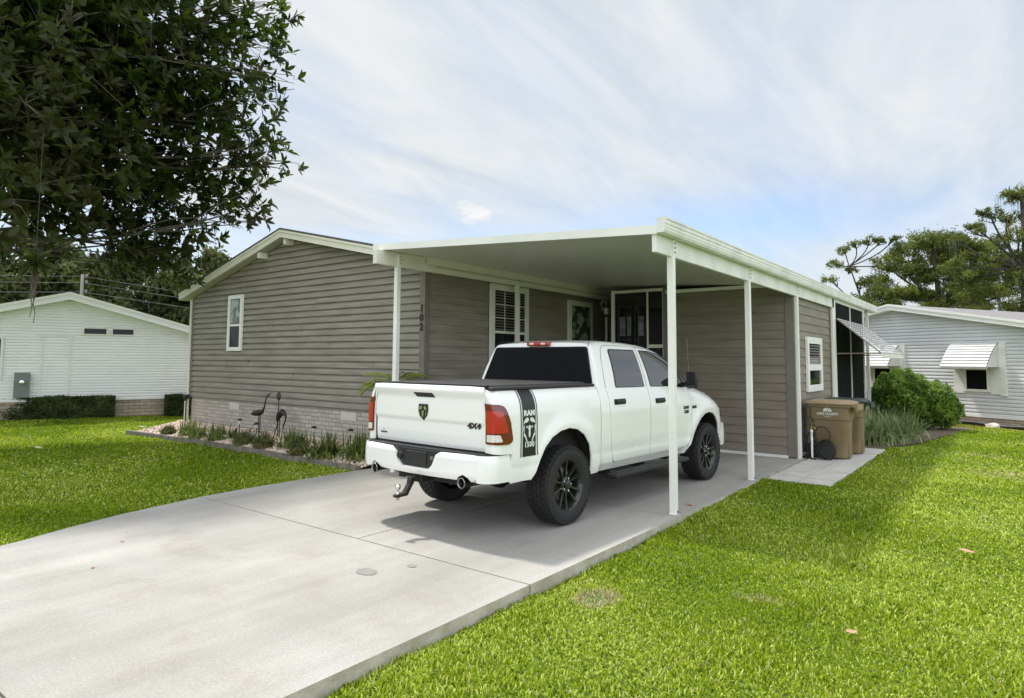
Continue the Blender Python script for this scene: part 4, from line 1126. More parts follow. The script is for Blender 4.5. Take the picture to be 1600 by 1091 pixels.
    # cab
    rear = lambda z: .640+.115*(z-1.44)/.5
    def Hc(l): return sinterp(l, [.6, .80, 1.1, 1.6, 2.0, 2.25, 2.45, 2.70, 3.02, 3.2], [1.975, 2.005, 2.018, 2.012, 1.985, 1.938, 1.868, 1.69, 1.45, 1.31], .06)
    drop = lambda l: interp(l, [0, 1.8, 2.45], [.085, .08, .04])
    Wc = lambda z: sinterp(z, [1.40, 1.45, 1.6, 1.75, 1.88, 1.95, 2.03], [.948, .935, .893, .838, .782, .745, .69], .05)
    ls = [.0, .02, .06, .12, .3, .5, .7, .9, 1.1, 1.3, 1.45, 1.6, 1.7, 1.76, 1.81]
    def section(H, dp):
        zs = H-dp; out = []; q_ = dp/.0845
        z0 = 1.405
        for i in range(9): z = z0+(zs-z0)*i/8; out.append((Wc(z), z))
        w = Wc(zs)
        for dw, dz in ((.008, .022), (.022, .041), (.045, .056), (.08, .066), (.16, .074), (.30, .080), (.5, .0845)): out.append((max(w-dw, .02), zs+dz*q_))
        out.append((0, H))
        return out
    vs = []; n = None; LS = [.64+a for a in ls]
    for i, l in enumerate(LS):
        sec = section(Hc(l), drop(l)); full = sec+[(-w, z) for w, z in sec[:-1][::-1]]; n = len(full)
        for w, z in full:
            rr = rear(z); ll = l if l > .9 else rr+(l-.64)*(1 if i else 0)
            if i == 0: ww = w*.992
            else: ww = w
            vs.append((ww, ll, z if i else z-.004*(z > 1.9)))
    fs = [(i*n+k, i*n+k+1, (i+1)*n+k+1, (i+1)*n+k) for i in range(len(LS)-1) for k in range(n-1)]
    # windscreen pillars: narrow strips running down to the cowl
    mb = MB().add(vs, fs); mb.add([vs[k] for k in range(n)], [tuple(range(n-1, -1, -1))])
    cab = mb.build('cab', PT, T, auto=30)
    def screen_pt(w, t):   # t 0 top .. 1 bottom, follows the windscreen plane with side curve
        l = 2.45+1.62*.45*t - .16*(abs(w)/.8)**2*(1-.2*t)*.0; z = interp(t, [0, 1], [1.915, 1.395]); return (l, z)
    ws = MB()
    for s in (1, -1):
        a = []
        for i in range(9):
            t = i/8; l = LS[-1]+(3.08-LS[-1])*t; H = 1.868+(1.40-1.868)*t; zs = max(H-.04+.01*t, 1.39)
            a.append([(s*Wc(zs), l-.03, zs-.02), (s*Wc(zs), l, zs), (s*(Wc(zs)-.045), l+.01, zs+.026-.006*t), (s*(Wc(zs)-.085), l+.01, zs+.033-.008*t)])
        V = [p for r in a for p in r]; F = [(i*4+k, i*4+k+1, i*4+k+5, i*4+k+4) for i in range(8) for k in range(3)]
        ws.add(V, F)
    build_each(ws, 'windscreen_pillar', PT, T, auto=50)
    # windscreen glass
    V = []; nn = 9
    for i in range(nn):
        t = i/(nn-1); l = 2.44+(3.10-2.44)*t; H = 1.862+(1.40-1.862)*t
        for k in range(11): w = (k/5-1); ww = w*(Wc(H-.04)-.06); V.append((ww, l-.05*w*w, H-.012-.05*w*w))
    MB().add(V, [(i*11+k, i*11+k+1, (i+1)*11+k+1, (i+1)*11+k) for i in range(nn-1) for k in range(10)]).build('windscreen', M['glass'], T, smooth=True)
    cs = lambda l, z: Vector((Wc(z), l, z))
    for mir in (False, True):
        s = -1 if mir else 1; kw = dict(mirror=mir)
        r_ = roundpoly([(1.062, 1.437, .03), (1.742, 1.428, .02), (1.752, 1.885, .03), (1.135, 1.888, .05)], .03)
        f_ = roundpoly([(1.925, 1.426, .02), (2.985, 1.412, .03), (2.70, 1.655, .12), (2.44, 1.822, .12), (2.16, 1.876, .05), (1.90, 1.884, .03)], .03)
        rt = roundpoly([(1.042, 1.428, .03), (1.757, 1.418, .02), (1.767, 1.90, .03), (1.118, 1.903, .05)], .03)
        ft = roundpoly([(1.910, 1.418, .02), (3.03, 1.402, .03), (2.72, 1.668, .12), (2.45, 1.84, .12), (2.17, 1.892, .05), (1.885, 1.90, .03)], .03)
        for nm, po, tr in (('rear_side_window', r_, rt), ('front_side_window', f_, ft)):
            w = skin(nm, po, cs, M['glass_side'], T, (.15, .06), .004, lift=.005, **kw)
            skin('window_seal', tr, cs, M['black'], w, (.15, .06), .004, lift=.002, **kw)
        # door frame seam on the cab
        sm = MB(); pts = [(.822, 1.43), (.845, 1.60), (.90, 1.78), (.965, 1.895), (1.03, 1.935), (1.12, 1.945), (1.6, 1.945), (2.1, 1.925), (2.42, 1.868), (2.62, 1.755), (2.95, 1.50)]
        sm.tube([Vector((s*(Wc(z)+.0005), l, z)) for l, z in pts], .0035, 4)
        sm.tube([Vector((s*(Wc(z)+.0005), 1.812+.02*(z-1.43), z)) for z in (1.425, 1.55, 1.7, 1.82, 1.94)], .0035, 4)
        sm.build('door_seam', M['black'], T)
    # rear window, black seal, third brake lamp
    rw = lambda w, z: Vector((w, rear(z)-.006-.0*w*w, z))
    fl2 = -1 if surf_n(rw, 0, 1.6).y > 0 else 1
    rg = skin('rear_window', roundpoly([(-.862, 1.482), (.862, 1.482), (.722, 1.915), (-.722, 1.915)], .035), rw, M['glass_rear'], T, (.3, .2), .004, lift=.006, flip=fl2)
    skin('window_seal', roundpoly([(-.878, 1.470), (.878, 1.470), (.735, 1.926), (-.735, 1.926)], .04), rw, M['black'], rg, (.3, .2), .004, lift=.002, flip=fl2)
    bl = MB().bbox(-.175, .175, .70, .78, 1.938, 1.99, .012); b = bl.build('brake_lamp', M['tail_bright'], T, auto=40)
    MB().bbox(-.125, -.055, .697, .71, 1.952, 1.977, .004).bbox(.055, .125, .697, .71, 1.952, 1.977, .004).build('cargo_lens', M['lens_white'], b)
    sm = MB()
    for s in (1, -1): sm.tube([(s*.742, rear(1.92)-.002, 1.925), (s*.735, .765, 1.965), (s*.72, .82, 1.997), (s*.715, 1.0, 2.012)], .004, 4)
    sm.build('roof_seam', M['black'], T)
    # hood
    def hood(w, l):
        Wl = Wside(l, zfen(l)-.0)+.0; t = min(abs(w)/Wl, 1.0); zc = sinterp(l, [2.95, 3.1, 3.4, 3.8, 4.1, 4.3, 4.42, 4.5], [1.43, 1.43, 1.395, 1.315, 1.225, 1.14, 1.04, .93], .07)
        ze = zfen(l); k = sinterp(t, [0, .55, .66, .76, .88, 1.0], [0, .04, .35, .72, .93, 1.0], .05); return Vector((w, l, zc+(ze-zc)*k))
    V = []; lsn = [2.98+(4.47-2.98)*i/24 for i in range(25)]
    for l in lsn:
        W_ = Wside(l, zfen(l)); 
        for k in range(33): V.append(tuple(hood(W_*(k/16-1), l)))
    MB().add(V, [(i*33+k, i*33+k+1, (i+1)*33+k+1, (i+1)*33+k) for i in range(24) for k in range(32)]).build('hood', PT, T, smooth=True)
    MB().bbox(-.80, .80, 2.93, 3.06, 1.35, 1.425, .01).build('cowl', M['black'], T)
    # grille, front bumper
    MB().bbox(-.56, .56, 4.36, 4.47, .78, 1.02, .03).build('grille', M['black'], T)
    g = MB().bbox(-.03, .03, 4.44, 4.50, .80, 1.04, .01).bbox(-.50, .50, 4.44, 4.49, .89, .93, .01); g.build('grille_bar', PT, T)
    def fb(u, z):
        a = u/1.02; w = .96*math.sin(min(abs(a), 1)*PI/2)**.8*(1 if a >= 0 else -1); l = 4.56-.42*abs(a)**3.2-.02*((z-.6)/.15)**2; return Vector((w, l, z))
    fl3 = 1 if surf_n(fb, .2, .6).y > 0 else -1
    skin('front_bumper', [(-1.02, .46), (1.02, .46), (1.02, .80), (-1.02, .80)], fb, PT, T, (.06, .06), .05, flip=fl3)
    MB().tube([(.93, 3.12, 1.36), (.925, 3.11, 1.42), (.915, 3.06, 2.10)], [.012, .006, .004], 6).build('antenna', M['steel'], T)
    MB().lathe([(.018, 0), (.012, .03), (0, .05)], 'z', (.925, 3.12, 1.37), 10).build('antenna_base', M['black'], T)
    # rear bumper wraps round the corners
    def rbm(u, z):
        h = .80; r = .17; s = 1 if u >= 0 else -1; a = abs(u); bow = .045
        if a < h: w = a; l = -1.325+bow*(a/h)**2.5
        elif a < h+r*PI/2: t = (a-h)/r; w = h+r*math.sin(t); l = -1.28+r*(1-math.cos(t))
        else: w = h+r+.0; l = -1.28+r+(a-h-r*PI/2)
        w += .012*math.sin((z-.56)/.28*PI); 
        k = interp(z, [.55, .60, .64, .80, .83, .85], [.05, .018, 0, 0, .012, .03]); l += k*(1 if a < h else .3); 
        return Vector((s*w, l, z))
    fl4 = -1 if surf_n(rbm, 0, .7).y > 0 else 1
    U = .8+.17*PI/2+.175
    poly = [(-U, .58), (-.86, .588), (-.752, .592), (-.72, .63), (-.665, .655), (-.61, .63), (-.578, .594), (-.1, .586), (.578, .594), (.61, .63), (.665, .655), (.72, .63), (.752, .592), (.86, .588), (U, .58), (U, .838), (.9, .845),
            (.60, .845), (.37, .842), (.31, .81), (.25, .70), (.20, .658), (-.20, .658), (-.25, .70), (-.31, .81), (-.37, .842), (-.60, .845), (-.9, .845), (-U, .838)]
    # the plate recess sits left of centre in the photo because the camera looks across it; it is centred on the truck
    rb = skin('rear_bumper', poly, rbm, PT, T, (.045, .03), .05, flip=fl4)
    pad = MB()
    for (a0, a1) in ((-.86, .86),):
        P = [(x, -1.28+.03*(abs(x)/.8)**3 if abs(x) < .81 else -1.25+(abs(x)-.81)*.5, .842) for x in [a0+(a1-a0)*i/20 for i in range(21)]]
        P2 = [(a1, -1.12, .842), (a0, -1.12, .842)]; pad.prism(P+P2, (0, 0, .012))
    for s in (1, -1): pad.prism([(s*.86, -1.24, .842), (s*.93, -1.19, .842), (s*.962, -1.10, .842), (s*.962, -.96, .842), (s*.90, -.96, .842), (s*.86, -1.12, .842)], (0, 0, .010))
    pad.build('bumper_pad', M['black'], rb)
    rc = MB().bbox(-.38, .38, -1.29, -1.20, .65, .842, .01); rc.build('plate_recess', mat('recess_plastic', (.022, .024, .028), .25), rb)
    pl = MB().bbox(-.155, .155, -1.302, -1.288, .685, .815, .004); pl.build('plate_holder', M['black'], rb)
    sk_ = MB()
    for s in (-1, 1):
        sk_.lathe([(.0, -1.302), (.02, -1.302), (.022, -1.29)], 'y', (s*.235, 0, .765), 12); 
    build_each(sk_, 'plate_lamp', M['steel'], rb)
    lk = MB().lathe([(0, -1.318), (.035, -1.315), (.04, -1.29)], 'y', (-.25, 0, .755), 16); lk.build('tow_socket', M['black'], rb)
    # hitch
    h = MB(); h.bbox(-.06, .06, -1.27, -.9, .50, .58, .006); h.bbox(-.45, .45, -1.12, -1.04, .50, .58, .01)
    hr = h.build('hitch_receiver', M['under'], T)
    b = MB(); b.bbox(-.027, .027, -1.36, -1.2, .515, .565, .004); b.prism([(-.027, -1.34, .565), (-.027, -1.34, .51), (-.027, -1.42, .39), (-.027, -1.56, .385), (-.027, -1.57, .41), (-.027, -1.45, .425), (-.027, -1.395, .50), (-.027, -1.38, .565)], (.054, 0, 0))
    bmnt = b.build('ball_mount', M['iron'], hr)
    MB().lathe([(.0, .36), (.017, .36), (.017, .41), (.022, .415), (.022, .425), (.012, .435), (.012, .45), (.025, .465), (.03, .485), (.025, .508), (.0, .517)], 'z', (0, -1.53, 0), 16).build('hitch_ball', M['chrome'], bmnt, smooth=True)
    # chassis
    u = MB(); u.box(-.50, -.42, -1.1, 4.2, .48, .60).box(.42, .50, -1.1, 4.2, .48, .60)
    u.lathe([(.05, -.72), (.05, .72)], 'x', (0, 0, .42), 12); u.lathe([(.0, -.16), (.13, -.10), (.16, 0), (.13, .10), (0, .16)], 'y', (.0, 0, .42), 16)
    u.lathe([(.04, -.72), (.04, .72)], 'x', (0, 3.57, .42), 12); u.tube([(0, .1, .44), (0, 2.4, .52)], .045, 10); u.box(-.35, .35, 2.4, 3.3, .42, .62)
    u.lathe([(.34, .50), (.36, .52), (.36, .60), (.3, .62), (0, .62)], 'z', (0, -.62, 0), 24); u.tube([(.4, -.3, .5), (.4, 2.5, .5)], .035, 8)
    u.tube([(.62, -.08, .40), (.58, -.15, .9)], .03, 8).tube([(-.62, -.08, .40), (-.58, -.15, .9)], .03, 8)
    u.build('chassis', M['under'], T)
    # mud flap bracket seen under the rear corner
    # wheels
    def wheel():
        w = thing('wheel', None, None); 
        R = .412; hw = .138
        prof = [(.262, -.10), (.268, -.125), (.30, -.138), (.345, -.143), (.385, -.136), (.404, -.122), (R-.006, -.105), (R-.003, -.05), (R-.002, 0), (R-.003, .05), (R-.006, .105), (.404, .122), (.385, .136), (.345, .143), (.30, .138), (.268, .125), (.262, .10)]
        ty = MB().lathe(prof, 'x', (0, 0, 0), 64); o = ty.build('tyre', M['rubber'], w, auto=50)
        tb = MB(); n = 40; rr = random.Random(1)
        for k in range(n):
            for j, x0 in enumerate((-.128, -.085, -.032, .021, .072, .118)):
                a = 2*PI*(k+(.5 if j % 2 else 0))/n; ww = (.030, .044, .044, .044, .044, .030)[j]; rz_ = R+.006-(.016 if j in (0, 5) else 0)
                s0 = len(tb.v); tb.box(x0-.005, x0-.005+ww, -.023, .023, rz_-.014, rz_)
                tb.xf(Matrix.Rotation(a, 4, 'X')@Matrix.Rotation(rr.uniform(-.12, .12)+(.25 if j % 2 else -.25), 4, 'Z'), s0) if False else tb.xf(Matrix.Rotation(a, 4, 'X'), s0)
        tb.build('tread', M['rubber'], o)
        sh = MB()
        for k in range(60):
            a = 2*PI*k/60; s0 = len(sh.v); sh.box(.128, .140, -.010, .010, .372, .402); sh.xf(Matrix.Rotation(a, 4, 'X'), s0)
        sh.build('shoulder_lug', M['rubber'], o)
        rm = MB().lathe([(.225, -.11), (.225, .02), (.24, .06), (.252, .115), (.266, .128), (.270, .120), (.262, .10)], 'x', (0, 0, 0), 56)
        rm.lathe([(.222, -.02), (.0, -.03)], 'x', (0, 0, 0), 32)
        rim = rm.build('rim', M['rim'], w, auto=40)
        sp = MB()
        for k in range(5):
            for sgn in (-1, 1):
                a0 = 2*PI*k/5
                # each spoke pair splits toward the rim
                b0 = .045*sgn; P = []
                for (r_, off, hwid, d) in ((.05, .018*sgn, .018, .088), (.12, .034*sgn, .017, .094), (.19, .052*sgn, .019, .104), (.252, .070*sgn, .026, .116)):
                    P.append((r_, off, hwid, d))
                V = []; 
                for (r_, off, hwid, d) in P:
                    V += [(d-.03, off-hwid, r_), (d, off-hwid*.7, r_), (d, off+hwid*.7, r_), (d-.03, off+hwid, r_)]
                F = [(i*4+q, i*4+q+1, i*4+q+5, i*4+q+4) for i in range(3) for q in range(3)]
                s0 = len(sp.v); sp.add(V, F); sp.xf(Matrix.Rotation(a0, 4, 'X'), s0)
        sp.lathe([(.085, .06), (.082, .09), (.05, .10), (.047, .118), (.03, .124), (0, .125)], 'x', (0, 0, 0), 24)
        sp.build('spokes', M['rim'], rim, auto=40)
        lg = MB()
        for k in range(5):
            a = 2*PI*(k+.5)/5; s0 = len(lg.v); lg.lathe([(.012, .085), (.012, .110), (.008, .114), (0, .114)], 'x', (0, 0, .068), 6); lg.xf(Matrix.Rotation(a, 4, 'X'), s0)
        build_each(lg, 'lug_nut', M['chrome'], rim)
        dk = MB().lathe([(.17, .0), (.17, .02), (.06, .025)], 'x', (0, 0, 0), 24).build('brake_disc', M['steel'], rim)
        return w
    w0 = wheel(); 
    spots = [(1, 0, .3), (1, 3.57, .85), (-1, 0, .1), (-1, 3.57, .5)]
    for i, (s, y, a) in enumerate(spots):
        w = w0 if i == 0 else copy_tree(w0)
        w.parent = T; w.location = (s*.868, y, .419)
        w.rotation_euler = (a, 0, 0 if s > 0 else PI)
    for o in T.children:
        if o.name.startswith('wheel') and 'label' in o: del o['label']
build_truck()

# ------------------------------------------------------------------ BINS
def build_bins():
    def bin_(loc, rot, label, dark):
        t = thing('wheeled_bin', label, 'trash bin', loc, rot, 'wheeled trash bins beside the storage room')
        # local x is the bin's front (lid lip), body from x -.34 to .32
        def ring(z, a, b, c): # a back x, b front x, c half width; rounded corners
            out = []
            r = .07
            for (cx, cy, s0) in ((b-r, c-r, 0), (a+r, c-r, 1), (a+r, -c+r, 2), (b-r, -c+r, 3)):
                for k in range(5):
                    an = PI/2*s0+PI/2*k/4; out.append((cx+r*math.cos(an), cy+r*math.sin(an), z))
            return out
        rings = [ring(.02, -.24, .25, .215), ring(.06, -.25, .265, .225), ring(.64, -.30, .292, .262), ring(.70, -.325, .30, .268), ring(.715, -.34, .318, .285), ring(.93, -.35, .335, .295), ring(.945, -.375, .36, .318), ring(.985, -.375, .36, .318)]
        V = [p for r in rings for p in r]; n = 20
        F = [(i*n+k, i*n+(k+1) % n, (i+1)*n+(k+1) % n, (i+1)*n+k) for i in range(len(rings)-1) for k in range(n)]+[tuple(range(n-1, -1, -1)), tuple(range(len(V)-n, len(V)))]
        mb = MB().add(V, F); mb.bbox(.22, .30, -.10, .10, .02, .66, .02)
        mb.build('bin_body', M['bin'], t, auto=35)
        # lid: domed with a deep front lip
        L = [ring(.99, -.40, .395, .335), ring(1.01, -.40, .40, .338), ring(1.035, -.385, .37, .315), ring(1.06, -.33, .26, .25), ring(1.065, -.22, .10, .15)]
        V = [(x, y, z+.0*x) for r in L for x, y, z in r]; F = [(i*n+k, i*n+(k+1) % n, (i+1)*n+(k+1) % n, (i+1)*n+k) for i in range(4) for k in range(n)]+[tuple(range(n-1, -1, -1)), tuple(range(4*n, 5*n))]
        lm = MB().add(V, F); lm.prism([(.33, -.25, .985), (.47, -.23, .995), (.475, -.22, .90), (.445, -.22, .86), (.43, -.22, .94), (.34, -.25, .96)], (0, .46, 0))
        lid = lm.build('lid', M['lid_dark'] if dark else M['bin_lid'], t, auto=35)
        MB().tube([(-.40, -.27, .97), (-.44, -.24, 1.0), (-.44, .24, 1.0), (-.40, .27, .97)], .016, 8).build('handle', M['bin'], t, smooth=True)
        for s in (1, -1):
            wh = MB().lathe([(.0, -.03), (.125, -.03), (.14, -.015), (.14, .015), (.125, .03), (0, .03)], 'y', (-.29, s*.245, .14), 28)
            wh.build('wheel', M['black'], t, auto=40)
        # county mark on the long side facing the camera: half sun with palm, two lines of lettering
        if not dark:
            def f(x, y, tk): z = .815+y; return (x-.02, -(interp(z, [.715, .93], [.285, .295])+.003+tk), z)
            mk = MB()
            P = [(.075*math.cos(a), .075*math.sin(a)*.9+.045) for a in [PI*i/16 for i in range(17)]]
            mk.add([f(x, y, .001) for x, y in P], [tuple(range(len(P)))])
            md = mk.build('county_mark', M['decal_white'], t)
            pk = MB()
            for a in (.3, .9, 1.6, 2.3, 2.85):
                pk.add([f(0, .085, .0025), f(.042*math.cos(a), .085+.018*math.sin(a), .0025), f(.040*math.cos(a)+.004, .078+.018*math.sin(a), .0025)], [(0, 1, 2)])
            pk.add([f(-.004, .046, .0025), f(.006, .046, .0025), f(.003, .085, .0025), f(-.003, .085, .0025)], [(0, 1, 2, 3)]); pk.build('palm_mark', M['bin'], md)
            lettering('county_lettering', 'LAKE COUNTY', .062, f, M['decal_white'], t, bold=.002, sx=.85, thick=.001)
            lettering('county_lettering', 'FLORIDA', .03, lambda x, y, tk: f(x, y-.045, tk), M['decal_white'], t, thick=.001)
        return t
    bin_((.44, 6.15, 0), -.03, 'tan wheeled trash bin with tan lid and white county mark, nearest to the white post', False)
    bin_((.50, 7.05, 0), .02, 'tan wheeled trash bin with dark green lid, standing behind the bin with the tan lid', True)
build_bins()

def build_spigot():
    t = thing('standpipe', 'white pvc standpipe with brass tap beside the tan bin', 'garden tap', (.17, 5.70, 0))
    MB().tube([(0, 0, 0), (0, 0, .52)], .019, 10).lathe([(.027, 0), (.027, .05)], 'z', (0, 0, .48), 10).build('pipe', M['white'], t, auto=40)
    br = mat('brass', (.45, .33, .15), .35, .9)
    MB().tube([(0, 0, .52), (0, 0, .60)], .014, 8).tube([(0, 0, .57), (.05, -.02, .57), (.075, -.03, .54)], .013, 8).lathe([(0, .63), (.03, .63), (.03, .64), (0, .64)], 'z', (0.01, 0, 0), 10).build('tap', br, t, auto=40)
    h = thing('garden_hose', 'black hose looped over the standpipe and coiled on the ground by the tan bin', 'hose', (.30, 5.72, 0))
    pts = [(-.06, -.03, .52)]
    for i in range(22):
        a = PI*.62-2*PI*i/22*.9; pts.append((.03+.14*math.cos(a), .0+.02*math.sin(a*2), .44+.15*math.sin(a)))
    pts += [(-.13, -.02, .36), (-.20, 0, .2), (-.23, 0, .05), (-.17, -.06, .02), (-.08, -.12, .015), (-.04, -.14, .012)]
    MB().tube(pts, .012, 8).tube([(-.10, .02, .58), (-.21, .02, .42), (-.23, .02, .2), (-.2, .03, .05), (-.1, .05, .03)], .012, 8).build('hose_loop', M['black'], h, smooth=True)
    pts = []
    for i in range(150):
        a = 2*PI*i/22; r = .12+.035*math.sin(i*.37); pts.append((.10+r*math.cos(a), .02+.05*math.sin(a*.5), .17+(r+.03)*math.sin(a)))
    MB().tube(pts, .011, 6).build('hose_coil', M['black'], h, smooth=True)
    p = MB().lathe([(.0, -.05), (.15, -.05), (.15, -.04), (.05, -.035), (.05, .035), (.15, .04), (.15, .05), (0, .05)], 'y', (.10, .05, .17), 24); p.build('hose_reel', M['black'], h, auto=40)
build_spigot()
def build_hosebib():
    t = thing('hose_bib', 'dark garden faucet on a pale pipe at the left corner of the taupe house', 'garden tap', (HX0-.03, HY0-.12, .1))
    MB().tube([(0, 0, 0), (0, 0, .62)], .018, 8).build('pipe', M['cream'], t)
    MB().tube([(.045, 0, .0), (.045, 0, .70)], .016, 8).bbox(-.05, .09, -.05, .05, .66, .78, .02).tube([(.06, 0, .72), (.14, -.02, .74)], .02, 8).build('tap', M['black'], t, auto=40)
build_hosebib()

# ------------------------------------------------------------------ YARD ORNAMENTS
def build_ornaments():
    g = 'metal crane statues in the gravel bed'
    y = .36
    t = thing('crane_statue', 'dark metal crane statue reaching its long neck up, in front of the brick skirting', 'statue', (-9.28, y, .20), 0, g)
    b = MB(); b.tube([(-.30, 0, .40), (-.24, 0, .405), (-.12, 0, .425), (.0, 0, .44), (.10, 0, .46), (.16, 0, .50)], [.008, .035, .062, .068, .05, .02], 10)
    b.tube([(.14, 0, .48), (.19, 0, .54), (.22, 0, .64), (.25, 0, .74), (.31, 0, .80), (.36, 0, .83)], [.026, .02, .015, .014, .018, .014], 8)
    b.build('body', M['iron'], t, smooth=True)
    MB().tube([(.35, 0, .825), (.42, 0, .855), (.50, 0, .875)], [.012, .008, .002], 6).build('beak', M['iron'], t)
    for dx in (.0, .05): MB().tube([(dx, 0, .42), (dx+.01, .0, .2), (dx+.0, 0, -.02)], .010, 6).build('leg', M['iron'], t)
    t = thing('crane_statue', 'dark metal crane statue with head bent down to the ground, right of the upright crane', 'statue', (-8.55, y+.02, .20), 0, g)
    b = MB(); b.tube([(-.08, 0, .28), (-.06, 0, .36), (-.0, 0, .45), (.08, 0, .50), (.16, 0, .47), (.20, 0, .42)], [.012, .045, .065, .06, .04, .02], 10)
    b.tube([(.15, 0, .47), (.21, 0, .43), (.20, 0, .34), (.15, 0, .26), (.13, 0, .20)], [.025, .018, .014, .014, .016], 8); b.build('body', M['iron'], t, smooth=True)
    MB().tube([(.13, 0, .20), (.10, 0, .12), (.08, 0, .04)], [.011, .007, .002], 6).build('beak', M['iron'], t)
    MB().tube([(-.03, 0, .36), (-.10, 0, .18), (-.20, 0, -.02)], .010, 6).build('leg', M['iron'], t)
    MB().tube([(-.0, 0, .38), (-.0, 0, .2), (.0, 0, -.02)], .010, 6).build('leg', M['iron'], t)
    t = thing('garden_stake', 'oval headed dark metal garden stake standing between the two crane statues', 'garden stake', (-8.67, y+.06, .20))
    MB().tube([(0, 0, 0), (0, 0, .72)], .010, 6).build('stem', M['iron'], t)
    hd = MB().lathe([(.0, -.02), (.05, -.018), (.062, 0), (.05, .018), (0, .02)], 'y', (0, 0, 0), 20); hd.v = [(x, yy, z*1.45+.80) for x, yy, z in hd.v]
    o = hd.build('oval_head', M['iron'], t, smooth=True)
    MB().lathe([(.028, -.022), (.036, -.022), (.036, -.019)], 'y', (0, 0, .80), 16).build('oval_ring', M['steel'], o)
    # low solar path lights
    sp = [(-9.05, .18, 'short black path light between the upright crane and the pale boulder'), (-7.35, .34, 'short black path light right of the bent crane, behind the low shrubs'), (-6.35, .40, 'short black path light in the gravel near the right foundation vent'), (-9.9, .30, 'short black path light left of the upright crane, by the dark boulder')]
    for x, yy, lab in sp:
        t = thing('path_light', lab, 'garden light', (x, yy, bed_z(yy)-.02), 0, 'solar path lights in the gravel bed')
        MB().tube([(0, 0, 0), (0, 0, .26)], .009, 6).build('stake', M['black'], t)
        MB().lathe([(.03, .24), (.036, .31)], 'z', (0, 0, 0), 12).build('lens', M['lens_white'], t)
        MB().lathe([(.0, .35), (.03, .345), (.06, .32), (.055, .31), (0, .312)], 'z', (0, 0, 0), 14).build('cap', M['black'], t, auto=40)
    rock('boulder', (-9.02, .22, bed_z(.22)), .13, 'pale pink boulder under the upright crane', .8, 2, .3)
    rock('boulder', (-9.32, .30, bed_z(.3)), .14, 'cream boulder left of the pink one', .5, 3, 1.0)
    rock('boulder', (-9.95, .05, bed_z(.05)), .13, 'pale flat boulder half hidden by the dark leafed plant', .5, 4, .2)
build_ornaments()

def build_litter():
    def leaf(x, y, z, s, a, mt, lab, curl=.3):
        mb = MB(); n = 8; L = []; 
        for i in range(n+1):
            t = i/n; w = .36*math.sin(PI*t**.85)*s+.002; zz = curl*s*(t-.5)**2*1.4
            L.append(((t-.5)*2*s, w, zz+w*.5, (t-.5)*2*s, -w, zz+w*.25, zz))
        V = []; 
        for q in L: V += [(q[0], q[1], q[2]), (q[0], 0, q[6]), (q[3], q[4], q[5])]
        F = [(i*3+k, i*3+k+1, i*3+k+4, i*3+k+3) for i in range(n) for k in range(2)]
        o = mb.add(V, F).build('fallen_leaf', mt, smooth=True, loc=(x, y, z)); o.rotation_euler = (.1, .15, a); tag(o, lab, 'leaf', 'fallen leaves')
    leaf(2.726, .341, .0, .075, .5, M['leaf_tan'], 'curled tan leaf on the lawn at the far right')
    leaf(2.219, -2.299, -.02, .055, 1.2, M['leaf_tan'], 'pinkish tan leaf on the lawn in the right foreground')
    leaf(-.06, .55, .006, .055, .2, M['leaf_red'], 'dark red leaf on the slab just behind the nearest post')
    leaf(-3.65, -4.42, .004, .022, .7, M['leaf_red'], 'tiny dark leaf on the driveway, nearer the left lawn')
    leaf(-3.0, -4.9, .004, .022, 2.1, M['leaf_red'], 'tiny dark leaf on the driveway, further from the lawn')
    leaf(-11.9, -2.69, -.0, .09, .4, mat('leaf_pale', (.5, .47, .35), .7), 'pale dry leaf lying on the shaded left lawn')
    leaf(-14.5, .3, -.0, .10, 1.4, mat('leaf_pale2', (.5, .47, .35), .7), 'pale dry leaf on the sunny strip of lawn near the hedge')
build_litter()

# ------------------------------------------------------------------ PLANTS
def strap_clump(name, label, loc, n, L, w, mt, seed, up=.9, group=None, cat='plant', spread=.12):
    r = random.Random(seed); mb = MB()
    for i in range(n):
        a = r.uniform(0, 2*PI); ln = L*r.uniform(.55, 1.15); tilt = r.uniform(.05, up); ww = w*r.uniform(.7, 1.2)
        bx = r.gauss(0, spread*.4); by = r.gauss(0, spread*.4); dx, dy = math.cos(a), math.sin(a); px, py = -dy, dx
        V = []; x = bx; y = by; z = 0; th = tilt*.5
        m = 6; k = .9+.9*r.random()
        for j in range(m+1):
            t = j/m; wj = ww*(1-t**2.2)*.5+.0008
            V += [(x-px*wj, y-py*wj, z), (x+px*wj, y+py*wj, z)]
            th = tilt*.4+tilt*k*t*1.25; st = ln/m; x += dx*math.sin(th)*st; y += dy*math.sin(th)*st; z += math.cos(th)*st
        mb.add(V, [(2*j, 2*j+1, 2*j+3, 2*j+2) for j in range(m)])
    o = mb.build(name, mt, smooth=True, loc=loc); return tag(o, label, cat, group)
def low_shrub(name, label, loc, rx, rz_, n, mt, seed, group=None, leaf=.035):
    r = random.Random(seed); mb = MB()
    for i in range(n):
        a = r.uniform(0, 2*PI); e = math.asin(r.uniform(.0, 1)); L = r.uniform(.6, 1.08)
        tip = Vector((rx*math.cos(a)*math.cos(e)*L, rx*math.sin(a)*math.cos(e)*L, rz_*(.12+math.sin(e)*.9)*L)); base = Vector((tip.x*.15, tip.y*.15, 0)); d = (tip-base)
        for k in range(9):
            t = .3+.7*k/8; p = base+d*t+Vector((0, 0, .0)); q = Vector((r.gauss(0, 1), r.gauss(0, 1), r.gauss(.5, 1))).normalized(); s = leaf*r.uniform(.6, 1.2)
            u = q.cross(d).normalized()*s*.28; mb.add([p-u, p+u, p+q*s], [(0, 1, 2)])
    o = mb.build(name, mt, loc=loc); return tag(o, label, 'shrub', group)
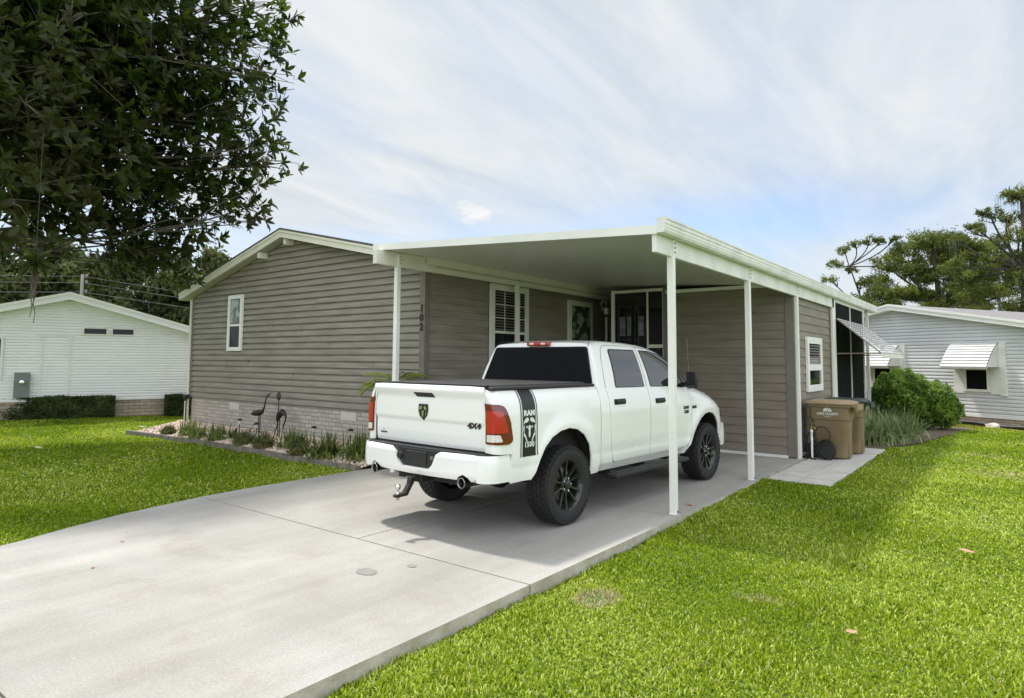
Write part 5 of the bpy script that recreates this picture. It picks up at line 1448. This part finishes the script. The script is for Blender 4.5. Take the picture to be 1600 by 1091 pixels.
def build_bed_plants():
    g = 'strap leaved plants in the gravel bed'; h = 'low shrubs in the gravel bed'
    S = [(-11.35, -.02, 46, .50, 'left of the row of strappy plants, by the house corner'), (-10.72, -.16, 40, .44, 'second strappy plant from the house corner, slightly nearer the edging'),
         (-10.02, -.06, 62, .50, 'full strappy plant under the gable window, left of the crane statues'), (-7.66, .12, 46, .55, 'loose strappy plant right of the bent crane, against the bricks'),
         (-6.33, -.12, 78, .68, 'largest strappy plant, in front of the right foundation vent'), (-5.62, .04, 60, .72, 'strappy plant partly hidden behind the truck bumper')]
    for i, (x, y, n, L, lab) in enumerate(S):
        strap_clump('strappy_plant', lab, (x, y, bed_z(y)-.03), int(n*4.2), L*.72, .028, M['strap'], 30+i, 1.75, g, spread=.24)
    B = [(-11.95, -.22, .19, .19, 'smallest dark low shrub, at the left tip of the bed'), (-8.98, -.12, .30, .26, 'dark flat low shrub in front of the boulders'), (-8.25, -.15, .25, .29, 'rounded low shrub right of the crane statues'),
         (-7.02, -.20, .27, .30, 'low shrub with brown tinged twigs beside the largest strappy plant')]
    for i, (x, y, rx, rz_, lab) in enumerate(B): low_shrub('low_shrub', lab, (x, y, bed_z(y)-.02), rx*.95, rz_*1.2, 480, M['heath'], 50+i, h)
    strap_clump('broadleaf_plant', 'small dark broad leaved plant beside the flat pale boulder', (-9.75, .10, bed_z(.1)-.02), 16, .24, .06, M['mag'], 77, 1.2)
    strap_clump('spiky_plant', 'tall spiky plant behind the truck bumper near the driveway', (-5.20, .45, .14), 36, .85, .022, M['strap'], 78, .9)
    # palm behind the truck
    t = thing('small_palm', 'small feathery palm standing at the house corner behind the truck tailgate', 'palm', (-4.98, .20, .0))
    MB().tube([(0, 0, 0), (.02, 0, .5), (0, 0, 1.30)], [.06, .05, .045], 8).build('trunk', M['bark'], t, smooth=True)
    r = random.Random(4); mb = MB()
    for i in range(22):
        a = 2*PI*i/22+r.uniform(-.2, .2); L = r.uniform(.48, .68); el = r.uniform(.5, 1.25); dx, dy = math.cos(a), math.sin(a)
        P = []; x = y = 0; z = 1.30; th = el
        for j in range(11):
            P.append(Vector((x, y, z))); st = L/10; x += dx*math.cos(th)*st; y += dy*math.cos(th)*st; z += math.sin(th)*st; th -= .17
        mb.tube(P, .006, 4)
        for j in range(2, 11):
            for q in (0, .5):
                p = P[j] if q == 0 else (P[j]+P[j-1])/2; ll = .24*math.sin(PI*(j-.5)/11)+.05
                for s in (1, -1):
                    dr = Vector((-dy*s, dx*s, 0))*.8+Vector((dx, dy, 0))*.55+Vector((0, 0, -.25)); dr.normalize(); u = Vector((dx, dy, 0))*.014
                    mb.add([p-u, p+u, p+dr*ll], [(0, 1, 2)])
    mb.build('frond_crown', M['palm'], t)
build_bed_plants()

def leaf_cloud(pts, size, r, up=.3, aspect=.5, jit=.25):
    """quads at pts (n,3), random orientation"""
    n = len(pts); nrm = r.normal(size=(n, 3)); nrm[:, 2] += up; nrm /= np.linalg.norm(nrm, axis=1)[:, None]
    t = r.normal(size=(n, 3)); t -= (t*nrm).sum(1)[:, None]*nrm; t /= np.linalg.norm(t, axis=1)[:, None]; b = np.cross(nrm, t)
    s = size*r.uniform(1-jit, 1+jit, n)[:, None]
    P = np.stack([pts-t*s, pts+b*s*aspect, pts+t*s, pts-b*s*aspect], 1).reshape(-1, 3)
    return P, np.arange(n*4).reshape(-1, 4)
def hedge_box(name, label, A, B, w, h, n, seed, leaf=.035):
    A = np.array(A, float); B = np.array(B, float); r = np.random.RandomState(seed); d = B-A; L = np.hypot(*d); d = d/L; nn = np.array([d[1], -d[0]])
    q = r.rand(n, 3); face = r.choice(4, n, p=[.42, .3, .14, .14])
    s = q[:, 0]*L; o = (q[:, 1]-.5)*w; z = q[:, 2]*h
    o = np.where(face == 0, w/2*1.0, o); z = np.where(face == 1, h, z); s = np.where(face == 2, L, s); s = np.where(face == 3, 0, s)
    bump = .035*(np.sin(s*5)+np.sin(z*9+s*2)+np.sin(o*11))*.5
    o = o+np.where(face == 0, bump, 0)+r.normal(0, .018, n); z = z+np.where(face == 1, bump*.6, 0)+r.normal(0, .015, n); z = np.clip(z, .01, None)
    p = np.stack([A[0]+d[0]*s+nn[0]*o, A[1]+d[1]*s+nn[1]*o, z-.03], 1)
    V, F = leaf_cloud(p, leaf, r, .3, .55)
    t = thing(name, label, 'hedge', (0, 0, 0)); npmesh('foliage', V, F, M['hedge'], t)
    e = .05; P = [A+nn*(w/2-e), B+nn*(w/2-e), B-nn*(w/2-e), A-nn*(w/2-e)]
    MB().prism([(p_[0], p_[1], -.03) for p_ in P], (0, 0, h-.02)).build('inner_twigs', M['soil'], t)
hedge_box('clipped_hedge', 'long box clipped dark green hedge in front of the white neighbouring house', (-20.9, -3.9), (-18.25, 1.05), .62, .63, 26000, 3)
hedge_box('clipped_hedge', 'small squarish clipped bush between the white house and the corner of the taupe house', (-17.85, 2.35), (-17.35, 3.5), .6, .62, 7000, 4)

def blob_bush(name, label, blobs, n, mt, leaf, seed, cat='shrub', core=None):
    r = np.random.RandomState(seed); P = []
    tot = sum(b[3]**2 for b in blobs)
    for (x, y, z, rad, fz) in blobs:
        k = int(n*rad*rad/tot); v = r.normal(size=(k, 3)); v /= np.linalg.norm(v, axis=1)[:, None]
        lump = 1+.12*np.sin(v[:, 0]*7+v[:, 2]*5+x*3)*np.cos(v[:, 1]*6+z)+.08*np.sin(v[:, 0]*13)*np.sin(v[:, 2]*11)
        rr = rad*lump*(1-.35*r.rand(k)**2.2)
        p = v*rr[:, None]*np.array([1, 1, fz])+np.array([x, y, z]); P.append(p)
    P = np.concatenate(P); P = P[P[:, 2] > .02]
    V, F = leaf_cloud(P, leaf, r, .5, .5)
    t = thing(name, label, cat, (0, 0, 0)); npmesh('foliage', V, F, mt, t)
    mb = MB(); rr = random.Random(seed)
    for (x, y, z, rad, fz) in blobs:
        for k in range(6): a = rr.uniform(0, 2*PI); mb.tube([(x+.08*math.cos(a), y+.08*math.sin(a), -.05), (x+rad*.5*math.cos(a), y+rad*.5*math.sin(a), z+.1*rad)], [.02, .008], 5)
    mb.build('stems', M['bark'], t)
blob_bush('round_shrub', 'large rounded glossy green shrub in front of the pale gray house', [(.62, 13.9, .85, .72, 1.0), (1.30, 13.75, .68, .64, .95), (.95, 13.5, .6, .62, .9), (1.62, 13.9, .45, .45, .9), (.25, 13.8, .55, .5, 1)], 15000, M['shrub'], .055, 12)
def spiky_group():
    S = [(.62, 8.85, 'light strappy clump nearest the bins, at the end of the paver path', .85), (.85, 9.6, 'light strappy clump second from the bins', .85), (1.05, 10.4, 'light strappy clump in the middle of the row beyond the bins', .8),
         (1.1, 11.3, 'light strappy clump just before the round shrub', .8), (.45, 10.2, 'light strappy clump against the screened porch', .8), (.38, 11.6, 'light strappy clump between porch and round shrub', .75)]
    for i, (x, y, lab, L) in enumerate(S): strap_clump('strappy_plant', lab, (x, y, -.04), 150, L*1.0, .026, M['strap_light'], 90+i, 1.45, 'light strappy plants beyond the bins', spread=.35)
    o = MB().add([(.03, 8.3, -.012), (.9, 8.25, -.012), (1.45, 10, -.012), (1.75, 12, -.012), (2.3, 14.8, -.012), (.03, 14.8, -.012)], [tuple(range(6))]).build('planting_soil', M['soil']); tag(o, kind='structure')
spiky_group()

# ------------------------------------------------------------------ TREES
def limb(mb, pts, r0, r1, n=7):
    k = len(pts); mb.tube(pts, [r0+(r1-r0)*(i/(k-1)) for i in range(k)], n)
def curve(a, b, r, bend=.15, k=5):
    a = Vector(a); b = Vector(b); L = (b-a).length; o = Vector((r.gauss(0, 1), r.gauss(0, 1), r.gauss(0, .6)))*L*bend
    return [a+(b-a)*(i/k)+o*math.sin(PI*i/k) for i in range(k+1)]

def build_magnolia():
    t = thing('magnolia_tree', 'big leaved magnolia tree whose dark branches hang over the left lawn in the foreground', 'tree', (0, 0, 0))
    S = 2.1
    raw = [(-4.06,-5.01,4.85,1.30),(-3.83,-5.28,3.82,1.30),(-3.83,-4.34,4.85,1.10),(-4.40,-4.45,4.06,1.20),(-3.49,-3.85,5.08,0.80),(-3.68,-3.99,4.24,0.90),(-3.28,-3.65,4.39,0.65),(-3.13,-3.59,5.18,0.50),(-3.16,-3.45,3.94,0.50),(-3.83,-3.61,3.66,0.70),(-4.24,-4.03,3.35,0.80),(-4.32,-4.24,2.98,0.58),(-4.15,-4.95,3.38,0.72),(-3.17,-5.55,3.0,0.42),(-4.17,-3.87,2.86,0.5),(-3.39,-3.44,3.38,0.35),(-3.01,-3.38,4.70,0.32),(-3.03,-3.22,3.87,0.28),(-3.02,-3.40,5.47,0.30)]
    B = [((x-CAM.x)*S+CAM.x, (y-CAM.y)*S+CAM.y, (z-CAM.z)*S+CAM.z, r*S*.82) for x, y, z, r in raw]
    near = len(B)
    B += [(-12.0, -2.4, 11.6, 1.7), (-11.4, -1.0, 10.8, 1.2), (-13.2, -2.9, 11.0, 2.0), (-12.8, -3.2, 8.6, 2.0), (-14.2, -3.6, 7.0, 2.0), (-13.2, -2.2, 11.5, 2.0), (-15.0, -2.4, 9.2, 2.0), (-14.2, -1.8, 8.8, 1.7), (-12.8, -2.0, 13.2, 1.8), (-16.2, -4.2, 8.2, 1.9), (-14.0, -5.2, 8.6, 1.8)]
    r = np.random.RandomState(21); pts = []; lv = []
    for i, (x, y, z, R) in enumerate(B):
        dens = 25 if i < near else 28
        n = int(dens*4.19*R**3); v = r.normal(size=(n, 3)); v /= np.linalg.norm(v, axis=1)[:, None]; rr = R*r.rand(n)**.45
        rr *= 1+.25*np.sin(v[:, 0]*5+i)*np.sin(v[:, 2]*6+2*i)
        p = v*rr[:, None]*np.array([1, 1, .9])+np.array([x, y, z]); pts.append(p)
    W = np.concatenate(pts)
    # thin out overlaps between neighbouring lobes
    key = np.floor(W/.21).astype(int); _, ix = np.unique(key, axis=0, return_index=True); W = W[ix]
    W = W[W[:, 2] > 3.0] if False else W
    q = np.sin(W[:, 0]*3.9+1.3*np.sin(W[:, 2]*3.1))*np.sin(W[:, 1]*4.6+W[:, 2]*2.7)+.8*np.sin(W[:, 2]*6.3+W[:, 0]*3.2)*np.sin(W[:, 0]*7.1-W[:, 1]*5.2)
    edge = np.clip((W[:, 0]+11.6)/3.2, 0, 1)     # the outer branch ends are more open
    W = W[(q > -.62+.74*edge) | ((W[:, 0] < -11.6) & (W[:, 2] > 7.6))]
    n = len(W)
    # whorls of leaves at each twig end
    ax = W-np.array([-13.5, -4.2, 4.5]); ax /= np.linalg.norm(ax, axis=1)[:, None]; ax = ax+r.normal(0, .55, (n, 3)); ax[:, 2] += .25; ax /= np.linalg.norm(ax, axis=1)[:, None]
    h = np.cross(ax, r.normal(size=(n, 3))); h /= np.linalg.norm(h, axis=1)[:, None]; g = np.cross(ax, h)
    V = []; F = []; k = 7; off = 0
    for j in range(k):
        a = 2*np.pi*j/k+r.rand(n)*.8; sp = r.uniform(.5, 1.25, n); L = r.uniform(.16, .31, n)
        d = ax*np.cos(sp)[:, None]+(h*np.cos(a)[:, None]+g*np.sin(a)[:, None])*np.sin(sp)[:, None]
        d[:, 2] -= .12; d /= np.linalg.norm(d, axis=1)[:, None]
        b = np.cross(d, ax); b /= (np.linalg.norm(b, axis=1)[:, None]+1e-9); nn = np.cross(b, d)
        base = W+ax*(r.rand(n)*.05)[:, None]; w = (L*.17)[:, None]; Lc = L[:, None]
        m1 = base+d*Lc*.38-nn*Lc*.03; m2 = base+d*Lc*.72-nn*Lc*.06; tip = base+d*Lc-nn*Lc*.16
        P = np.stack([base, m1-b*w+nn*w*.35, m1, m1+b*w+nn*w*.35, m2-b*w*.85+nn*w*.3, m2, m2+b*w*.85+nn*w*.3, tip], 1)
        o = off+np.arange(n)[:, None]*8
        T = np.concatenate([o+np.array(q)[None] for q in ((0, 1, 2), (0, 2, 3), (1, 4, 5), (1, 5, 2), (2, 5, 6), (2, 6, 3), (4, 7, 5), (5, 7, 6))], 0)
        V.append(P.reshape(-1, 3)); F.append(T); off += n*8
    npmesh('crown', np.concatenate(V), np.concatenate(F), M['mag'], t)
    print('magnolia whorls', n)
    # trunk and limbs
    rr = random.Random(3); tb = MB(); base = Vector((-14.2, -4.75, -.1)); fork = Vector((-14.0, -4.6, 2.8))
    limb(tb, [base, Vector((-14.15, -4.72, .4)), Vector((-14.1, -4.68, 1.6)), fork, Vector((-13.6, -4.3, 6.0)), Vector((-12.6, -3.5, 10.6))], .30, .07, 12)
    tb.v = tb.v; tb.build('trunk', M['bark'], t, smooth=True)
    lb = MB(); nodes = []
    spine = [fork, Vector((-13.8, -4.5, 4.0)), Vector((-13.6, -4.3, 6.0)), Vector((-13.2, -4.0, 8.0))]
    for i, (x, y, z, R) in enumerate(B):
        e = Vector((x, y, z)); s = min(spine, key=lambda q: (q-e).length+abs(q.z-(z-1))*.5); c_ = curve(s, e, rr, .06, 8); limb(lb, c_, .05 if i < near else .08, .012); nodes += c_[2:]
        for k in range(7):
            v = Vector((rr.gauss(0, 1), rr.gauss(0, 1), rr.gauss(0, 1))).normalized()*R*.85; q = curve(c_[rr.randint(4, 8)], e+v, rr, .08, 5); limb(lb, q, .020, .006, 5); nodes += q
    NP = np.array([tuple(q) for q in nodes])
    sel = r.choice(n, min(n, 3200), replace=False)
    for i in sel:
        p = W[i]; j = int(np.argmin(((NP-p)**2).sum(1))); a = Vector(NP[j]); b = Vector(p)
        if (a-b).length < 2.2: m = (a+b)/2+Vector((rr.gauss(0, .04), rr.gauss(0, .04), rr.gauss(0, .04))); lb.tube([a, m, b], [.007, .005, .004], 3, cap=False)
    lb.build('limb', M['bark'], t)
build_magnolia()

def build_hanging_plant():
    S = 1.7; x, y = (-3.13-CAM.x)*S+CAM.x, (-5.39-CAM.y)*S+CAM.y
    t = thing('hanging_fern', 'dark hanging fern ball with trailing roots, hung on a thin wire from the magnolia', 'hanging plant', (x, y, 0))
    MB().tube([(0, 0, 3.6), (0, 0, 2.68)], .0025, 4).tube([(0, 0, 2.68), (-.08, 0, 2.56)], .002, 3).tube([(0, 0, 2.68), (.08, 0, 2.56)], .002, 3).build('wire', M['iron'], t)
    r = random.Random(6); mb = MB()
    for i in range(70):
        a = r.uniform(0, 2*PI); el = r.uniform(-.9, .9); L = r.uniform(.06, .15); d = Vector((math.cos(a)*math.cos(el), math.sin(a)*math.cos(el), math.sin(el))); u = d.cross(Vector((r.gauss(0, 1), r.gauss(0, 1), r.gauss(0, 1)))).normalized()
        p = Vector((0, 0, 2.53))+d*.02; w = .014; q = p+d*L*.6; e = p+d*L+Vector((0, 0, -.02)); mb.add([p-u*w*.4, p+u*w*.4, q+u*w, e+u*w*.5, e-u*w*.5, q-u*w], [(0, 1, 2, 5), (5, 2, 3, 4)])
    mb.build('fronds', M['mag'], t)
    mb = MB()
    for i in range(16):
        P = []; px, py = r.gauss(0, .012), r.gauss(0, .012); L = r.uniform(.2, .5)
        for k in range(7): P.append((px+r.gauss(0, .006), py+r.gauss(0, .006), 2.5-L*k/6))
        mb.tube(P, [.007*(1-k/7)+.0015 for k in range(7)], 4)
    mb.build('trailing_roots', M['bark'], t)
build_hanging_plant()
for o in D.objects:
    if o.name.startswith('hanging_fern'): o.scale = (1.7,)*3; o.location.z = CAM.z*(1-1.7)

def clump_tree(name, label, base, trunk_pts, clumps, mt, leaf, per, seed, r0=.22, flat=.55, moss=0, group=None, cat='tree', aspect=.3):
    t = thing(name, label, cat, base, 0, group); r = np.random.RandomState(seed); rr = random.Random(seed); b = Vector(base)
    tb = MB(); T = [Vector(p) for p in trunk_pts]; limb(tb, T, r0, r0*.3, 8); tb.build('trunk', M['bark_dark'], t, smooth=True)
    lb = MB(); P = []
    for (x, y, z, R) in clumps:
        e = Vector((x, y, z)); cand = [q for q in T[1:] if q.z < z+.3] or [T[1]]; s = min(cand, key=lambda q: (q-e).length); c_ = curve(s, e, rr, .10, 5); limb(lb, c_, r0*.28, .03, 5)
        for k in range(4): v = Vector((rr.gauss(0, 1), rr.gauss(0, 1), rr.gauss(0, .5))).normalized()*R*.8; limb(lb, curve(c_[4], e+v, rr, .1, 3), .03, .012, 4)
        # leaves come in several small tufts inside each clump
        m = max(8, int((38 if aspect < .4 else 26)*R)); 
        for q in range(m):
            v = r.normal(size=3); v /= np.linalg.norm(v); cc = np.array([x, y, z])+v*np.array([R, R, R*flat])*r.uniform(.35, 1.0); s = R*(r.uniform(.13, .28) if aspect < .4 else r.uniform(.2, .42))
            k = int(per*s*s*(34 if aspect < .4 else 14))+(12 if aspect < .4 else 10); w = r.normal(size=(k, 3))*.6; P.append(cc+w*s*np.array([1, 1, .95]))
    lb.build('limb', M['bark_dark'], t)
    P = np.concatenate(P); V, F = leaf_cloud(P, leaf, r, .2, aspect, .35); npmesh('crown', V, F, mt, t)
    if moss:
        mb = MB()
        for i in range(moss):
            x, y, z, R = clumps[rr.randrange(len(clumps))]; px = x+rr.uniform(-R, R); py = y+rr.uniform(-R, R); L = rr.uniform(.35, 1.1)
            for j in range(4):
                qx = px+rr.gauss(0, .12); qy = py+rr.gauss(0, .12); w = .008; a = rr.uniform(0, PI); dx, dy = math.cos(a)*w, math.sin(a)*w
                mb.add([(qx-dx, qy-dy, z-R*.2), (qx+dx, qy+dy, z-R*.2), (qx+dx*.3, qy+dy*.3, z-R*.2-L*rr.uniform(.6, 1)), (qx-dx*.3, qy-dy*.3, z-R*.2-L)], [(0, 1, 2, 3)])
        tag(mb.build('spanish_moss', M['moss'], t), kind='stuff')
    return t
# world direction helper for placing far things: azimuth left of +Y seen from the camera spot, distance, height
def at(az, dist, z=0): a = math.radians(az); return (CAM.x-dist*math.sin(a), CAM.y+dist*math.cos(a), z)
def far_right():
    r = random.Random(12); G = 'pines beyond the pale gray house'
    def pine(az, dist, h, cl, seed, lab, moss=0, per=34, leaf=.10, lean=0, r0=.2, tp=None, flat=.5):
        x, y, _ = at(az, dist); a = math.radians(az); rx, ry = math.cos(a), math.sin(a)   # rightwards across the view
        C = [(u*rx, u*ry+w, z, R) for (u, w, z, R) in cl]
        T = [(0, 0, -.3), (.1*rx, .1*ry, h*.3), ((.25+lean*.3)*rx, (.25+lean*.3)*ry, h*.6), (lean*rx, lean*ry, h*.92)]
        clump_tree('pine_tree', lab, (x, y, 0), T, C, M['pine'], leaf, per, seed, r0, flat, moss, G, aspect=.22)
    # heights at about 36 m: a picture row maps to about .036 m
    pine(9.0, 38, 7.4, [(-1.6,0,6.2,.42),(-1.3,.3,7.0,.45),(-.8,0,7.7,.42),(-.3,0,8.0,.38),(.35,0,8.1,.42),(.9,0,8.0,.36),(1.5,0,8.1,.3),(-1.7,0,5.5,.4),(-2.2,.2,5.2,.4),(-.6,.4,6.7,.42),(2.3,0,6.9,.35),(-.1,0,5.9,.35),(-1.1,0,4.9,.4)], 31, 'sparse airy pine with thin bare limbs, left of the dense pines', 6, 22, .095, -.6, .10)
    pine(7.9, 37, 5.7, [(-.9,0,4.9,.7),(-.2,.4,5.4,.7),(.5,0,5.3,.7),(-.5,0,4.5,.7),(.4,.2,4.6,.7),(1.1,0,5.3,.6),(0,0,4.0,.7)], 32, 'short bushy pine just above the end of the porch roof', 4, 34, .095, .2, .14)
    pine(4.5, 38, 8.2, [(-1.9,0,6.9,.9),(-1.1,.5,7.6,.9),(-.1,0,7.9,.95),(.8,0,7.8,.9),(-2.4,0,6.0,.8),(-1.0,0,6.5,.9),(1.0,.4,7.0,.95),(1.9,0,7.3,.85),(.2,0,6.2,.9),(1.9,0,6.2,.9),(-1.9,0,5.2,.8),(1.2,0,5.4,.9),(-.6,0,5.2,.8),(2.3,0,5.3,.8),(.3,0,4.6,.8),(-2.6,0,4.6,.7),(1.6,0,4.5,.8)], 33, 'broad dense pine in the middle of the group', 6, 36, .095, .1, .24)
    pine(2.2, 39, 7.9, [(-1.4,0,7.1,.8),(-.5,.3,7.5,.8),(.4,0,7.3,.7),(1.6,0,6.7,.9),(1.8,0,5.4,.9),(-2.2,0,5.3,.8),(-1.1,0,7.3,.8),(.2,0,7.2,.8),(1.1,0,7.6,.7),(-1.8,0,6.2,.8),(-.4,0,6.0,.8),(.9,0,6.1,.8),(-1.2,0,5.1,.7),(.3,0,5.0,.7)], 34, 'dense pine right of the broad one', 8, 34, .095, -.3, .2)
    pine(-.5, 34, 9.4, [(-1.9,0,7.2,.45),(-1.3,0,7.6,.5),(-.8,.2,8.2,.5),(-.1,0,8.8,.55),(.8,0,8.9,.8),(-2.1,0,6.0,.55),(-1.5,0,5.5,.65),(-.7,0,6.3,.6),(-.2,.3,8.0,.5),(.3,.3,6.3,.6),(-1.6,.3,6.5,.4),(.2,0,7.2,.7),(1.2,0,7.0,.9),(-1.9,0,4.7,.6),(-.9,0,4.9,.7),(.1,0,5.4,.7),(1.2,0,5.6,.9),(-1.3,0,3.9,.6),(.0,0,4.1,.7),(1.0,0,4.3,.9)], 35, 'tallest pine, at the right edge, hung with gray moss', 40, 30, .095, .3, .22)
    for i, (az, d, h, lab) in enumerate(((7.0, 58, 6.4, 'far low pine between the airy pine and the porch roof'), (3.8, 60, 7.2, 'far low pine seen under the broad pine'), (.6, 62, 7.4, 'far low pine left of the tallest pine'))):
        cl = [(r.uniform(-2.4, 2.4), r.uniform(-1, 1), h*r.uniform(.45, .95), r.uniform(.8, 1.1)) for _ in range(11)]
        pine(az, d, h, cl, 40+i, lab, 4, 22, .16)
far_right()
def far_left():
    r = random.Random(22); G = 'dark trees behind the white neighbouring house'
    spec = [(78.5, 46, 9.2, 3.4), (74.0, 44, 8.6, 3.0), (70.6, 48, 8.2, 3.0), (66.8, 43, 10.8, 3.2), (63.2, 46, 8.6, 3.0), (60.0, 44, 7.6, 2.8), (57.2, 50, 8.0, 3.0), (82.0, 48, 9.6, 3.4)]
    labs = ['dark tree at the far left edge behind the white gable', 'dark tree left of the hanging fern', 'dark tree seen behind the utility pole', 'tallest dark tree behind the white gable, with a pale ragged top', 'dark tree between the utility pole and the taupe house', 'mossy dark tree just left of the taupe house roof', 'dark tree partly hidden behind the taupe roof', 'dark tree beyond the left edge']
    for i, ((az, d, h, w), lab) in enumerate(zip(spec, labs)):
        x, y, _ = at(az, d); cl = []
        for k in range(30):
            u = r.uniform(-w, w); z = h*r.uniform(.12, .95)*(1-.25*abs(u)/w); cl.append((u*math.cos(math.radians(az)), u*math.sin(math.radians(az))+r.uniform(-1.2, 1.2), z, r.uniform(.75, 1.15)))
        clump_tree('oak_tree', lab, (x, y, 0), [(0, 0, -.3), (.1, 0, h*.3), (-.1, .1, h*.6), (0, 0, h*.9)], cl, M['oak'], .17, 26, 60+i, .3, .8, 14 if i in (4, 5) else 5, G, aspect=.5)
far_left()
def build_pole():
    x, y, _ = at(71.4, 33)
    t = thing('utility_pole', 'gray wooden utility pole rising behind the ridge of the white house', 'utility pole', (x, y, 0))
    MB().tube([(0, 0, -.2), (0, 0, 5.3)], [.085, .06], 10).build('pole', M['wood_pole'], t, smooth=True)
    a = math.radians(71.4); rx, ry = math.cos(a), math.sin(a)
    ins = MB()
    for z in (5.22, 4.95, 4.55): ins.lathe([(0, z+.12), (.05, z+.10), (.06, z), (.03, z-.04), (0, z-.05)], 'z', (rx*.15, ry*.15, 0), 8)
    build_each(ins, 'insulator', M['wood_pole'], t)
    w = MB()
    for z in (5.22, 4.95, 4.55):
        for s, L, dz in ((-1, 14, .1), (1, 26, -1.9)):
            P = [(rx*s*L*k/12, ry*s*L*k/12+.2*k/12*s*3, z+dz*k/12-.35*math.sin(PI*k/12)) for k in range(13)]; w.tube(P, .010, 4)
    o = w.build('power_line', mat('cable', (.25, .25, .24), .6), loc=(x, y, 0)); tag(o, 'thin gray power lines running past the pole above the white house roof', 'power line')
build_pole()
